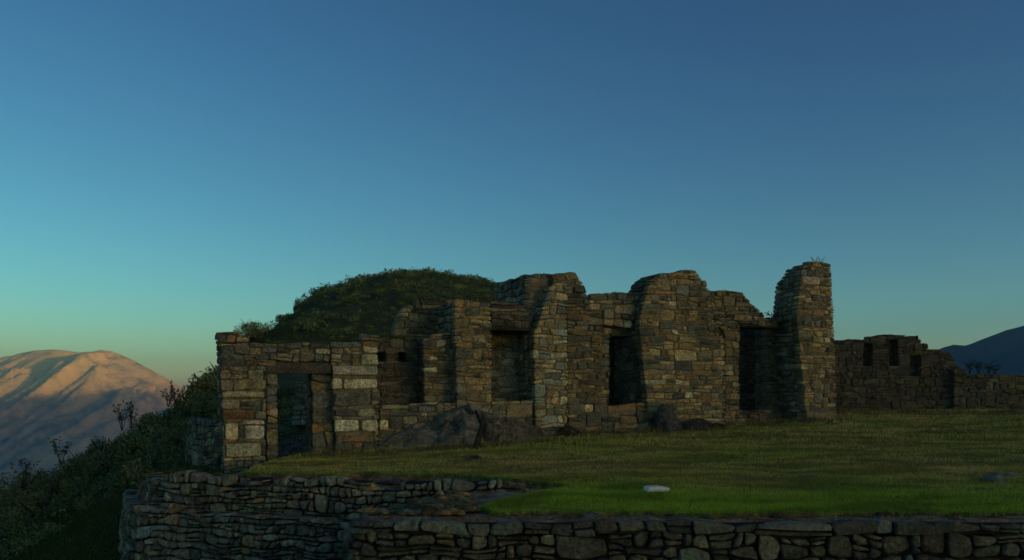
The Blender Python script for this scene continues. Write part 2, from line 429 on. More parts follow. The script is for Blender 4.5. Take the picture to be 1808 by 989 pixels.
def front(thing, off, pxpoly, pal, rng, left=False, leftpal=None, holes=(), pins=(), base=.35, thick=.7, lo=None, **kw):
    P = front_plane(off); poly = [P.uz(*p) for p in pxpoly]
    if base:                                   # run the foot of the wall into the ground
        zb = min(z for _, z in poly); poly = [(u, z-base if z < zb+.12 else z) for u, z in poly]
    hs_ = [[P.uz(*p) for p in h] for h in holes]
    ph = []
    for (x0, y0, x1, y1, c) in pins:
        c = tuple(min(.85, v*rng.uniform(.9, 1.1)) for v in c)
        q = [P.uz(x0, y0), P.uz(x1, y0), P.uz(x1, y1), P.uz(x0, y1)]; ph.append(q)
        (ua, za), (ub, zb2) = P.uz(x0, y1), P.uz(x1, y0)
        um, zm = (ua+ub)/2, (za+zb2)/2
        rg = finish_ring([[ua, za], [um, za], [ub, za], [ub, zm], [ub, zb2], [um, zb2], [ua, zb2], [ua, zm]], .012, rng, .10)
        if rg: add_stone(thing, rg, P, kw.get('depth', .24), .03, .03, rng, c)
    # pins are holes for the stones but not for the core
    rings, strips = pack(poly, hs_+ph, rng, kw.get('hr', (.085, .18)), kw.get('wr', (.15, .50)), kw.get('wob', .25), kw.get('p_span', .12), kw.get('p_split', .25))
    for r in rings:
        q = finish_ring(r, kw.get('gap', .009), rng, kw.get('rnd', .07))
        if q: add_stone(thing, q, P, kw.get('depth', .24)*rng.uniform(.85, 1.1), rng.uniform(*kw.get('proud', (-.012, .04))), kw.get('cham', .015)*rng.uniform(.7, 1.3), rng, pick(pal, rng))
    zs = [z for _, z in poly]; z0, z1 = min(zs), max(zs); drop = kw.get('drop', 0)
    TH = lambda z: thick if z < z1-drop or not drop else .3+(thick-.3)*max(0, (z1-z)/drop)
    n = max(3, int((z1-z0)/.12)); B = []
    for k in range(n):
        za, zb_ = z0+(z1-z0)*k/n, z0+(z1-z0)*(k+1)/n; I = scan(poly, (za+zb_)/2)
        for h in hs_:
            for a, b in scan(h, (za+zb_)/2): I = sub(I, a, b)
        up = scan(poly, min(zb_+(z1-z0)/n*.5, z1+1)) if k < n-1 else []
        for a, b in I:
            if b-a < .14: continue
            cov = any(s < (a+b)/2 < e for s, e in up); zt = zb_ if cov else zb_-.05
            a2, b2 = a+.06, b-.06
            if not cov and k < n-1: pass
            ck = -kw.get('core', .045); B.append([P(a2, za, ck), P(b2, za, ck), P(b2, zt, ck), P(a2, zt, ck), P(a2, za, -TH(za)), P(b2, za, -TH(za)), P(b2, zt, -TH(zt)), P(a2, zt, -TH(zt))])
    cores.setdefault(thing.name, []).extend(B)
    if left:                                    # the end of the wall that faces left
        def uL(z):
            z = min(max(z, z0+.01), z1-.01); I = scan(poly, z); return I[0][0] if I else poly[0][0]
        dpt = kw.get('depth', .24)
        zmax = left if isinstance(left, float) else z1
        def ms(u, z, o): p = P.A+FD*(uL(z)-o)-FN*u; return (p.x, p.y, z)
        def msr(u, z, o): return ms(thick+dpt-u, z, o)   # so that u runs to the viewer's right
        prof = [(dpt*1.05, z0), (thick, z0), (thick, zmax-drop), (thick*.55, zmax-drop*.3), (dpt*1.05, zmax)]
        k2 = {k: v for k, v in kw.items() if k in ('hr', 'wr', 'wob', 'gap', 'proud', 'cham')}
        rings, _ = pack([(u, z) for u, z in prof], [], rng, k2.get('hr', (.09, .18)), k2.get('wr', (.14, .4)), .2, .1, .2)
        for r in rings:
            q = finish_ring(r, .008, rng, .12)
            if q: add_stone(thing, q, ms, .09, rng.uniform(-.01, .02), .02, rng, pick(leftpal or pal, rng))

# palettes: stone colours; DARK also paints shade into recesses, doorways and left-facing ends
TAN = [((.30, .21, .11), 3), ((.22, .17, .10), 3), ((.34, .26, .15), 1.6), ((.18, .165, .135), 2.4), ((.26, .17, .09), 1), ((.11, .11, .095), 2), ((.42, .36, .24), .6)]
BROWN = [((.19, .14, .08), 3), ((.155, .125, .085), 3), ((.23, .15, .08), 1), ((.125, .118, .10), 3), ((.27, .22, .14), 1), ((.08, .075, .06), 1.5)]
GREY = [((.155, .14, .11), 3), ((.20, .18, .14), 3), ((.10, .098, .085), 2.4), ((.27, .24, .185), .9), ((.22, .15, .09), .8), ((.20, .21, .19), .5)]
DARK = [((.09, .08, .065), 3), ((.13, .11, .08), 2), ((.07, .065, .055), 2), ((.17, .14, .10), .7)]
CREAM = [((.55, .45, .26), 1)]
MIX = [((.24, .185, .115), 2), ((.19, .165, .12), 3), ((.30, .235, .14), 1.6), ((.13, .125, .11), 3), ((.44, .37, .24), .7), ((.24, .15, .085), .9), ((.085, .08, .07), 1.2)]
cream = lambda k=1: (.88*k, .75*k, .46*k)

def at_front(px, off=0, z=-1.4):
    P = front_plane(off); u, _ = P.uz(px, HY); return P(u, z, 0)
rg = random.Random(11)
# --- gateway wall (left end)
g = wall_thing('gateway_wall', 'left end wall of the ruin with a doorway under a long flat lintel', at_front(430))
pc = (.33, .26, .16)
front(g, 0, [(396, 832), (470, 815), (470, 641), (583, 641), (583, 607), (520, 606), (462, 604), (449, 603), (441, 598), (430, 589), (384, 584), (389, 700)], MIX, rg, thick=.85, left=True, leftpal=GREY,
      pins=[(430, 750, 468, 778, cream()), (396, 746, 421, 779, cream(.9)), (398, 781, 462, 809, cream(.7)), (428, 741, 468, 751, cream(.8)), (392, 690, 468, 703, cream(.65)), (390, 725, 450, 741, (.24, .15, .08)),
            (389, 704, 424, 724, cream(.5)), (462, 613, 489, 624, (.27, .26, .21)), (436, 652, 466, 672, cream(.5)), (390, 632, 434, 648, (.16, .13, .1)), (388, 614, 414, 629, (.17, .16, .14))], base=.3, p_span=.2)
front(g, .2, [(470, 815), (492, 811), (490, 659), (470, 659)], MIX, rg, thick=.8, base=.3, wr=(.25, .4), hr=(.2, .35))
front(g, .2, [(552, 810), (590, 810), (588, 659), (549, 659)], BROWN, rg, thick=.8, left=True, base=.3, wr=(.25, .45), hr=(.2, .36))
P = front_plane(.1)
def beam(thing, P, x0, y0, x1, y1, depth, col, proud=.02):
    (ua, za), (ub, zb) = P.uz(x0, y1), P.uz(x1, y0); r = []
    for f in (0, .25, .5, .75, 1): r.append((ua+(ub-ua)*f, za+rg.uniform(-.012, .012)))
    for f in (1, .75, .5, .25, 0): r.append((ua+(ub-ua)*f, zb+rg.uniform(-.012, .012)))
    V, Fs, c = stone_mesh(r, P, depth, proud, .025, rg, col); ox = thing.location
    link('lintel', mesh_py('lintel', [(x-ox.x, y-ox.y, z-ox.z) for x, y, z in V], Fs, c), M_STONE, thing)
beam(g, P, 469, 641, 586, 659, .7, (.14, .115, .08))
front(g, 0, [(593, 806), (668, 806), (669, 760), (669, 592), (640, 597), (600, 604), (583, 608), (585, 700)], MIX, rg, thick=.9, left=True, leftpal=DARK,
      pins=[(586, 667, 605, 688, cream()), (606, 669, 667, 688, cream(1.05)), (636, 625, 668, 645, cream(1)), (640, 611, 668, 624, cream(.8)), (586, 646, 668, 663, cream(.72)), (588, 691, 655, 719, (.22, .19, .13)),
            (590, 740, 634, 764, cream(1.05)), (637, 740, 668, 763, cream(.9)), (630, 721, 662, 737, cream(.55)), (590, 721, 628, 737, (.15, .14, .12)), (592, 766, 660, 783, (.3, .2, .11))], base=.3)
close_wall(g)
# --- niche wall
n = wall_thing('niche_wall', 'dark recessed stone niche with two small square holes, right of the cream-stoned gateway', at_front(710, 1))
front(n, .9, [(655, 714), (775, 714), (775, 596), (655, 598)], DARK, rg, thick=.4, base=.2, holes=[[(668, 640), (680, 640), (680, 617), (668, 617)], [(703, 640), (716, 640), (716, 619), (703, 619)]])  # stones darkened to paint in the shade of the recess
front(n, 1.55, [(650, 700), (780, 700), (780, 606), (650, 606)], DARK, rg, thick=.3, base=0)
front(n, .03, [(668, 812), (805, 800), (805, 713), (668, 713)], MIX, rg, thick=1.6, base=.3, pins=[(669, 740, 687, 763, cream(.85)), (674, 714, 722, 724, cream(.5))])
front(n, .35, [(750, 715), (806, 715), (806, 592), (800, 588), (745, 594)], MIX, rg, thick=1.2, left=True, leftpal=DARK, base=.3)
front(n, 1.3, [(697, 596), (811, 596), (811, 540), (800, 533), (772, 531), (742, 534), (722, 540), (708, 546), (702, 562), (695, 583)], BROWN, rg, thick=.6, base=.2)
close_wall(n)
# --- block with the pale face and the deep niche beside it
b = wall_thing('pale_pier', 'square stone pier with a pale tan face, above the split boulder', at_front(835), 'pier')
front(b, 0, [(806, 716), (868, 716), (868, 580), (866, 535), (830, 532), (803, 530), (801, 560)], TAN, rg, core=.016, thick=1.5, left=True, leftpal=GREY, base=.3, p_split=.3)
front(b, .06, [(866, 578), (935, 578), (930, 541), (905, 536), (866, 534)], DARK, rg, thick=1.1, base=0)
beam(b, front_plane(.08), 864, 574, 938, 583, .9, (.055, .047, .033))
close_wall(b)
b = wall_thing('niche_back_wall', 'shaded grey back wall of the deep niche between pale pier and gable wall', at_front(905, 1))
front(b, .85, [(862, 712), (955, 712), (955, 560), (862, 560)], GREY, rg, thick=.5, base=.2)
front(b, .03, [(800, 786), (941, 786), (941, 708), (868, 708), (868, 716), (800, 716)], MIX, rg, thick=1.3, base=.3, wr=(.2, .6))
close_wall(b)
# --- gable wall
w = wall_thing('gable_wall', 'tall gable wall running back from a bright narrow front end beside the deep niche', at_front(970))
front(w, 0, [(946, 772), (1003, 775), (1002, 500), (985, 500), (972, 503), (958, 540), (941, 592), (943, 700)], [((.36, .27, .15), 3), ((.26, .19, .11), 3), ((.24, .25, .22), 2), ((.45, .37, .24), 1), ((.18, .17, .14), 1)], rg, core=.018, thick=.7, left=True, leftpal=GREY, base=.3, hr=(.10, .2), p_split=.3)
front(w, .22, [(1000, 776), (1066, 776), (1062, 580), (1045, 575), (1040, 523), (1033, 516), (1030, 500), (1021, 490), (1018, 483), (975, 483), (975, 500), (1000, 500)], BROWN, rg, thick=1.0, base=.3)
front(w, .40, [(934, 600), (1000, 600), (1000, 484), (976, 483), (934, 488)], GREY, rg, thick=.8, base=0)
# long side wall running back
def side_wall(thing, px, off0, off1, zb, prof, pal, rng, hr=(.12, .22), wr=(.15, .4), lean=0.0, thick=.6):
    u0 = front_plane(0).uz(px, HY)[0]
    def ms(u, z, o): p = FA+FD*(u0-o+lean*(z-zb))+FN*(-off0-(off1-off0)+u); return (p.x, p.y, z)
    Lh = off1-off0
    poly = [(0, zb), (Lh, zb)]+[(Lh-f*Lh, z) for f, z in prof]
    masonry(thing, ms, poly, pal, rng, depth=.2, thick=thick, hr=hr, wr=wr, core_in=(.02, .02))
side_wall(w, 940, .36, 2.6, -1.2, [(0, 2.84), (.5, 2.9), (1, 2.86)], GREY, rg, lean=-.0)
close_wall(w)
# --- wall with the tall slit doorway
d = wall_thing('slit_doorway_wall', 'stone wall with a tall black trapezoid doorway and a grassy ledge above it', at_front(1100))
front(d, .35, [(1038, 574), (1142, 574), (1142, 517), (1100, 516), (1042, 519)], MIX, rg, thick=.5, base=0)
front(d, .55, [(1056, 714), (1075, 714), (1077, 590), (1080, 590), (1080, 574), (1056, 574)], MIX, rg, thick=.6, base=.1)
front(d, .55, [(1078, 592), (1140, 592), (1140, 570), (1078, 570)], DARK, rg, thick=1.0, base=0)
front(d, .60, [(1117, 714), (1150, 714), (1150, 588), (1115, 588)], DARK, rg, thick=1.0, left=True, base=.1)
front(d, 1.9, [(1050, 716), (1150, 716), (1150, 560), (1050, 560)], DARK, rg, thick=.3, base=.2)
front(d, .12, [(1003, 778), (1165, 775), (1165, 714), (1003, 714)], MIX, rg, thick=1.8, base=.3, wr=(.25, .6), hr=(.14, .26))
close_wall(d)
# --- big pier
p = wall_thing('broad_pier', 'broad tan stone pier with a stepped top, between slit doorway and wide dark doorway', at_front(1215), 'pier')
front(p, 0, [(1150, 768), (1281, 766), (1280, 594), (1256, 590), (1254, 516), (1250, 508), (1245, 498), (1236, 492), (1233, 485), (1226, 478), (1190, 480), (1168, 483), (1154, 491), (1146, 500), (1140, 520), (1132, 545), (1127, 575), (1138, 680)], TAN, rg, core=.020, thick=1.0, left=True, leftpal=DARK, base=.3, p_split=.25)  # DARK left end paints in the shadow beside the slit doorway
front(p, .2, [(1279, 764), (1306, 762), (1305, 580), (1252, 575), (1252, 560), (1279, 590)], BROWN, rg, thick=.9, base=.3)
close_wall(p)
# --- wall right of the big pier
q = wall_thing('wide_doorway_wall', 'sloping ruined wall over a wide dark doorway, between the broad pier and the tall pillar', at_front(1320))
front(q, .3, [(1250, 602), (1306, 602), (1306, 574), (1368, 574), (1352, 560), (1343, 551), (1332, 540), (1322, 530), (1310, 517), (1280, 514), (1252, 515)], BROWN, rg, thick=.6, base=0, hr=(.1, .18))
beam(q, front_plane(.32), 1300, 568, 1372, 577, .9, (.05, .045, .03))
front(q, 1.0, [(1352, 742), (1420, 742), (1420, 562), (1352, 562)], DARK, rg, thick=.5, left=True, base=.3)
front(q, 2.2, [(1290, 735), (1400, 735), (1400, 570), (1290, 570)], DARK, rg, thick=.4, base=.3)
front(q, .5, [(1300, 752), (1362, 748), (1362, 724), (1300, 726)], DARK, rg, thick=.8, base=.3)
close_wall(q)
# --- tower pillar
t_ = wall_thing('tall_pillar', 'tall free-standing stone pillar with grass on its top, highest of the ruin', at_front(1450), 'pillar')
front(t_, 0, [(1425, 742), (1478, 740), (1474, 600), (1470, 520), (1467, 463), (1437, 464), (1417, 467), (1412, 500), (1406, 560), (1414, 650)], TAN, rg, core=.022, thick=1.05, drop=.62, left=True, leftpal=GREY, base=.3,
      pins=[(1417, 489, 1448, 503, cream(.75)), (1421, 507, 1437, 515, cream(.6)), (1419, 526, 1433, 535, cream(.8))])
close_wall(t_)
# --- wall stub left of gateway
s = wall_thing('wall_stub', 'low curved grey stone wall end, left of the gateway above the retaining walls', (-7.2, 19.5, -1.8))
mp = Poly([pl(331, 22.5), pl(330, 20.4), pl(340, 19.6), pl(358, 19.2), pl(384, 18.8)], .08, -1.7)
L = mp.L[-1]
masonry(s, mp, [(0, -2.3), (L, -2.3), (L, -.66), (L*.8, -.70), (L*.6, -.72), (L*.4, -.75), (L*.2, -.8), (0, -.85)], GREY, rg, hr=(.10, .2), wr=(.1, .25), p_span=.3, thick=.6, wob=.35)
close_wall(s)
# --- far right walls
f = wall_thing('far_ruin_wall', 'dark ruined wall with small niches, to the right behind the tall pillar', (14, 28.5, -.7))
PF = Plane((at(1470, 0, 28.2)[0], 28.2, 0), (1, 0, 0), (0, -1, 0)); PF.A = Vector((PF.A.x, 28.2, 0))
def flat(thing, A, pxpoly, pal, rng, holes=(), **kw):
    Pp = Plane((A[0], A[1], 0), (1, 0, 0), (0, -1, 0)); poly = [Pp.uz(*c) for c in pxpoly]
    zb = min(z for _, z in poly); poly = [(u, z-.4 if z < zb+.1 else z) for u, z in poly]
    masonry(thing, Pp, poly, pal, rng, holes=[[Pp.uz(*c) for c in h] for h in holes], **kw)
NH = [[(1524, 645), (1541, 645), (1541, 610), (1526, 611)], [(1570, 645), (1586, 645), (1585, 602), (1571, 602)], [(1607, 664), (1626, 664), (1626, 632), (1608, 632)]]
flat(f, (0, 28.2), [(1400, 726), (1700, 726), (1700, 655), (1690, 645), (1682, 626), (1676, 620), (1656, 618), (1641, 615), (1637, 604), (1623, 602), (1621, 596), (1610, 594), (1590, 590), (1552, 590), (1532, 597), (1508, 602), (1400, 604)],
     [((.075, .065, .05), 3), ((.06, .055, .045), 3), ((.10, .085, .06), 1)], rg, holes=NH, hr=(.08, .2), wr=(.14, .45), wob=.4, p_span=.3, thick=.45, core_in=(.02, .02))  # palette darkened to stand for the shade this wall lies in
flat(f, (0, 28.66), [(1465, 726), (1690, 726), (1690, 660), (1640, 620), (1590, 598), (1552, 598), (1508, 608), (1465, 608)], DARK, rg, thick=.4, hr=(.2, .3), wr=(.3, .6))
close_wall(f)
f = wall_thing('low_far_wall', 'long low dark wall on the far right of the lawn, with shrubs growing above it', (17, 27, -.6))
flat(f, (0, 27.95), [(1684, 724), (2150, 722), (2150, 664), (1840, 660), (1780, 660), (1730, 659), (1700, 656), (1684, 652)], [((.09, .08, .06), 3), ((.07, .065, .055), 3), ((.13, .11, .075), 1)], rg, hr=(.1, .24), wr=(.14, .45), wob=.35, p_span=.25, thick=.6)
close_wall(f)
f = wall_thing('rear_wall_fragment', 'small fragment of wall behind the ruin, seen through the gateway doorway', (-6.5, 26, -.8))
flat(f, (0, 26), [(514, 728), (550, 728), (548, 662), (536, 660), (524, 668), (520, 695)], GREY, rg, thick=.5)
close_wall(f)
# --- retaining walls
RUB = dict(wob=.38, p_span=.35, p_split=.3, rnd=.13, gap=.009, cham=.018, proud=(-.02, .04), core=.08)
u_ = wall_thing('upper_retaining_wall', 'upper tier of rough retaining wall curving round the terrace corner below the gateway', (-2, 12.4, -1.9))
mp = Poly(U_LINE, .10, -1.4); L = mp.L[-1]
top = [(u, -1.375+.012*math.sin(u*3)+.012*math.sin(u*7.3)+(.04 if u > 6.2 else 0)+(-.10 if u < 1.0 else 0)) for u in np.linspace(L, 0, 30)]
masonry(u_, mp, [(0, -2.0), (L, -2.0)]+top, GREY, rg, depth=.2, thick=.32, hr=(.075, .155), wr=(.08, .26), **RUB)
close_wall(u_)
l_ = wall_thing('lower_retaining_wall', 'lower tier of rough retaining wall stepping out below the upper tier at bottom left', (-4, 12.6, -3))
mp = Poly(L_LINE, .10, -1.85); L = mp.L[-1]
top = [(u, -1.85+.012*math.sin(u*4)+.008*math.sin(u*13)) for u in np.linspace(L, 0, 20)]
masonry(l_, mp, [(0, -3.3), (L, -3.3)]+top, GREY, rg, depth=.2, thick=.3, hr=(.07, .145), wr=(.08, .25), **RUB)
close_wall(l_)
f_ = wall_thing('front_retaining_wall', 'nearest stone retaining wall of large dark blocks, along the bottom edge below the lawn', (2, 9.5, -2.4))
mp = Poly([(-1.95, 11.6), (-1.86, 9.60), (-1.73, 9.36), (-1.4, 9.30), (12, 9.28)], .08, -1.5); L = mp.L[-1]
top = [(u, -1.462+.012*math.sin(u*2.2)+.014*math.sin(u*9)) for u in np.linspace(L, 0, 90)]
BIG = [((.095, .088, .068), 3), ((.125, .112, .085), 2), ((.07, .068, .058), 2.4), ((.17, .145, .10), .7), ((.13, .15, .125), .5)]
RB2 = dict(RUB); RB2.update(wob=.34, gap=.010, cham=.022, depth=.26, rnd=.11)
masonry(f_, mp, [(0, -2.9), (L, -2.9), (L, -1.57), (2.1, -1.57), (1.3, -1.70), (0, -1.95)], BIG, rg, thick=.4, hr=(.09, .20), wr=(.10, .42), **RB2)
CAPP = dict(wob=.22, gap=.007, cham=.02, depth=.17, p_span=0, p_split=.3, rnd=.12, proud=(-.01, .05))
masonry(f_, mp, [(2.05, -1.575), (L, -1.575)]+[q_ for q_ in top if q_[0] > 2.05], [((.14, .148, .122), 1.4), ((.10, .095, .075), 2.4), ((.08, .076, .064), 1.5)], rg, thick=.17, hr=(.10, .13), wr=(.16, .60), **CAPP)
close_wall(f_, 298)
# ------------------------------------------------------------------ distant mountains and the valley
def valley(x, y):
    return -420+60*fbm(np.asarray(x)/500, np.asarray(y)/500, 3, 21)
link('valley_floor', grid('valley_floor', -5200, 4200, -3600, 6000, 100, valley), M_SLOPE, kind='structure')
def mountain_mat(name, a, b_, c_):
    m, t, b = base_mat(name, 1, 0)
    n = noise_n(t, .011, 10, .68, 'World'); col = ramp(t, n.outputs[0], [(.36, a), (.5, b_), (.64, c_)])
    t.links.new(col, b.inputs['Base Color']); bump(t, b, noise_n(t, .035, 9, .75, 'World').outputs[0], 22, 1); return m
YC = 3900.0
crest_px = [(-700, 700), (-300, 660), (-60, 645), (0, 633), (40, 622), (75, 618), (105, 617), (140, 622), (180, 621), (215, 628), (250, 645), (285, 664), (320, 686), (380, 716), (480, 745), (700, 800), (900, 830)]
cxs = np.array([(p[0]-CX)/F*YC for p in crest_px]); czs = np.array([(HY-p[1])/F*YC for p in crest_px])
def mountain(x, y):
    w = 150*(fbm(x/600, y/600, 3, 55)-.5)
    c = np.interp(x, cxs, czs)
    t = (YC-y)/1150.0                                   # 0 on the crest, 1 at the foot towards the camera
    g = np.where(t > 0, np.clip(1-t, 0, 1)**1.05, np.clip(1+t*1.4, 0, 1))
    foot = -430
    w2 = 30*(fbm(x/150, y/150, 3, 57)-.5)
    xs_ = x+w+w2+.30*(YC-y); ys_ = y+w-w2
    rd = .42*ridged(xs_/430, ys_/2600, 2, 31)+.34*ridged(xs_/150, ys_/1100, 2, 35)**1.3+.24*ridged(xs_/58, ys_/380, 3, 37)**1.3-.52
    dn = np.clip(abs(t)*4.5, .06, 1)*np.clip(1.35-abs(t), 0, 1)
    return foot+(c-foot)*g+rd*430*dn+12*(ridged(x/45, y/70, 5, 41)-.6)*np.clip(abs(t)*6+.3, 0, 1)
link('mountain', grid('mountain', -4300, -600, 2650, 4500, 10, mountain), mountain_mat('dry_mountain', (.25, .18, .09), (.62, .43, .18), (.78, .54, .23)), kind='structure')
RP = [(860, 2350, -60), (905, 1900, 92), (1000, 1860, 112), (1130, 1840, 152), (1500, 1700, 205), (1750, 1200, 206), (1650, 500, 202), (1560, 0, 122), (1500, -700, 116), (1300, -1500, 118), (900, -2600, 120)]
def ridge(x, y):
    best = np.full(np.shape(x), -1e9)
    for (x1, y1, z1), (x2, y2, z2) in zip(RP, RP[1:]):
        L2 = (x2-x1)**2+(y2-y1)**2; t = np.clip(((x-x1)*(x2-x1)+(y-y1)*(y2-y1))/L2, 0, 1)
        d = np.hypot(x-x1-t*(x2-x1), y-y1-t*(y2-y1)); best = np.maximum(best, z1+t*(z2-z1)-d*.55-8*(1-np.exp(-d/40)))
    n = 26*(ridged(x/260, y/260, 4, 61)-.6)+10*(fbm(x/60, y/60, 3, 62)-.5)
    return np.maximum(best+n, -430)
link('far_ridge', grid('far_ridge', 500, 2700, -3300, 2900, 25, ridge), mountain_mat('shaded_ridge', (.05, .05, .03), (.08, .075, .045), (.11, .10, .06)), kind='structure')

# ------------------------------------------------------------------ lawn
def gp(px, py, dz=0):                         # pixel on the lawn -> place
    Y = 12.0
    for _ in range(30):
        X = (px-CX)/F*Y; Y = -float(lawn_z(X, Y))*F/(py-HY) if True else Y
        Y = min(max(Y, 8), 30)
    return ((px-CX)/F*Y, Y)
LP = [(830, 906), (850, 897), (880, 886), (905, 879), (935, 873), (975, 866), (1021, 861), (990, 855), (950, 851), (925, 849), (890, 845), (850, 841), (780, 838), (700, 837), (640, 834), (600, 838), (560, 838), (500, 836), (432, 835), (450, 824), (492, 809)]
lawn_poly = [gp(*p) for p in LP]+[(-4.4, 19.4), (2, 22.3), (9.4, 25.3), (11.5, 29.4), (23.5, 29.4), (23.5, 9.88), (9, 9.88)]
# the front edge of the turf wavers a little
fr = [(x, 9.93+.07*math.sin(x*1.7)+.05*math.sin(x*4.3+1)) for x in np.arange(8.6, -.4, -.35)]
lawn_poly = lawn_poly[1:]+fr
lawn_me = grid('lawn', -6.5, 23.6, 9.7, 29.5, .1, lambda x, y: lawn_z(x, y)-.0, keep=lambda x, y: inpoly(x, y, lawn_poly))
link('lawn', lawn_me, M_TURF, kind='structure')
def densify(P, st):
    o = []
    for (x1, y1), (x2, y2) in zip(P, P[1:]+P[:1]):
        n_ = max(1, int(math.hypot(x2-x1, y2-y1)/st)); o += [(x1+(x2-x1)*k/n_, y1+(y2-y1)*k/n_) for k in range(n_)]
    return o
E = densify(lawn_poly, .08); E = [(x+.02*(random.random()-.5), y+.02*(random.random()-.5)) for x, y in E]
Ez = lawn_z(np.array([e[0] for e in E]), np.array([e[1] for e in E])); V = []
for (x, y), z in zip(E, Ez): V += [(x, y, z+.012), (x+random.uniform(-.02, .02), y+random.uniform(-.02, .02), z-.16)]
nE = len(E); link('turf_edge', mesh_np('turf_edge', V, [(2*i, 2*i+1, 2*((i+1) % nE)+1, 2*((i+1) % nE)) for i in range(nE)]), M_DIRT, kind='structure')

def blades(name, X, Y, Z, h, w, colr, lean=.5, tip=1.25):
    n_ = len(X); a = R.uniform(0, 2*np.pi, n_); b_ = R.uniform(0, 2*np.pi, n_); ln = R.uniform(.1, lean, n_)*h
    V = np.empty((n_, 3, 3)); ca, sa = np.cos(a)*w/2, np.sin(a)*w/2
    V[:, 0] = np.stack([X-ca, Y-sa, Z-.01], 1); V[:, 1] = np.stack([X+ca, Y+sa, Z-.01], 1)
    V[:, 2] = np.stack([X+np.cos(b_)*ln, Y+np.sin(b_)*ln, Z+h], 1)
    C = np.repeat(colr[:, None, :], 3, 1); C[:, 2] *= tip; C[:, :2] *= .8
    return mesh_np(name, V.reshape(-1, 3), np.arange(3*n_).reshape(-1, 3), C.reshape(-1, 3))
def spread(n_, x0, x1, y0, y1, inside):
    X = R.uniform(x0, x1, n_); Y = R.uniform(y0, y1, n_); k = inside(X, Y); return X[k], Y[k]
def lerp3(a, b_, t): return np.array(a)[None]*(1-t[:, None])+np.array(b_)[None]*t[:, None]
LAWN_GREEN, LAWN_OLIVE, LAWN_STRAW = (.25, .38, .030), (.37, .32, .07), (.52, .37, .13)
def lawn_colour(X, Y):
    d = sstep(10.3, 13.8, Y+2.4*(fbm(X*.6, Y*.6, 3, 71)-.5)); st = sstep(.42, .75, fbm(X*.7, Y*1.1, 4, 72))*sstep(11.0, 14.5, Y)
    gl = sstep(.55, .7, fbm(X*.4+9, Y*.8, 3, 75))
    c = lerp3(LAWN_GREEN, LAWN_OLIVE, d*(1-.5*gl)); c = c*(1-st[:, None]*.7)+np.array(LAWN_STRAW)[None]*st[:, None]*.7
    dk = sstep(.36, .60, fbm(X*1.1+4, Y*2.6, 4, 79)); return c*R.uniform(.6, 1.35, (len(X), 1))*(.66+.5*dk)[:, None]
parts_ = []
inl = lambda x, y: inpoly(x, y, lawn_poly)
for (y0, y1, x0, x1, dens, h0, h1, w) in ((9.7, 11.5, -1, 8, 4200, .025, .06, .007), (11.5, 14, -4.8, 10, 2300, .02, .05, .009), (14, 18, -6, 12, 1100, .02, .05, .013), (18, 29.4, -5, 20, 420, .03, .075, .022)):
    n_ = int((x1-x0)*(y1-y0)*dens); X, Y = spread(n_, x0, x1, y0, y1, inl)
    patch = .25+1.5*fbm(X*1.3, Y*2.6, 3, 77)
    parts_.append((X, Y, lawn_z(X, Y), R.uniform(h0, h1, len(X))*patch, np.full(len(X), w)))
X, Y, Z, H, Wd = (np.concatenate(a) for a in zip(*parts_))
link('grass', blades('grass', X, Y, Z, H, Wd, lawn_colour(X, Y)), M_BLADE, kind='stuff', label='short green and olive grass blades of the lawn in front of the ruin', category='grass')
# grass overhanging the turf edge
ed = np.array([e for e in E if e[1] < 15 and e[0] < 10]); ed = np.repeat(ed, 26, 0); X = ed[:, 0]+R.normal(0, .03, len(ed)); Y = ed[:, 1]+R.normal(0, .03, len(ed))
link('edge_grass', blades('edge_grass', X, Y, lawn_z(X, Y)-.02, R.uniform(.04, .085, len(X)), .009, np.array([LAWN_GREEN])*R.uniform(.5, 1.25, (len(X), 1)), .9), M_BLADE, kind='stuff', label='longer green grass hanging over the cut edge of the turf', category='grass')
# dry seeding grass at the foot of the ruin
bx = []
for t in R.uniform(1.6, 16.5, 5200):
    o_ = abs(R.normal(0, .45))+.06+(1.3 if t < 7.3 and R.random() < .9 else 0)*(t > 2.6); p_ = FA+FD*t+FN*o_; bx.append((p_.x, p_.y))
for x_ in R.uniform(9.4, 19, 4200): bx.append((x_, 26.7+(x_ < 14.2)*1.2*R.random()-abs(R.normal(0, 1.0))))
bx = np.array(bx); k = inl(bx[:, 0], bx[:, 1]); bx = bx[k]; cl = sstep(.42, .6, fbm(bx[:, 0]*2.2, bx[:, 1]*2.2, 2, 81)); 
cc = lerp3((.10, .085, .028), (.22, .15, .06), R.random(len(bx)))*R.uniform(.6, 1.2, (len(bx), 1))
link('dry_grass', blades('dry_grass', bx[:, 0], bx[:, 1], lawn_z(bx[:, 0], bx[:, 1]), R.uniform(.06, .22, len(bx))*(.35+.8*cl), .016, cc, .5), M_BLADE, kind='stuff', label='tall dry brownish grass along the foot of the ruined walls', category='grass')

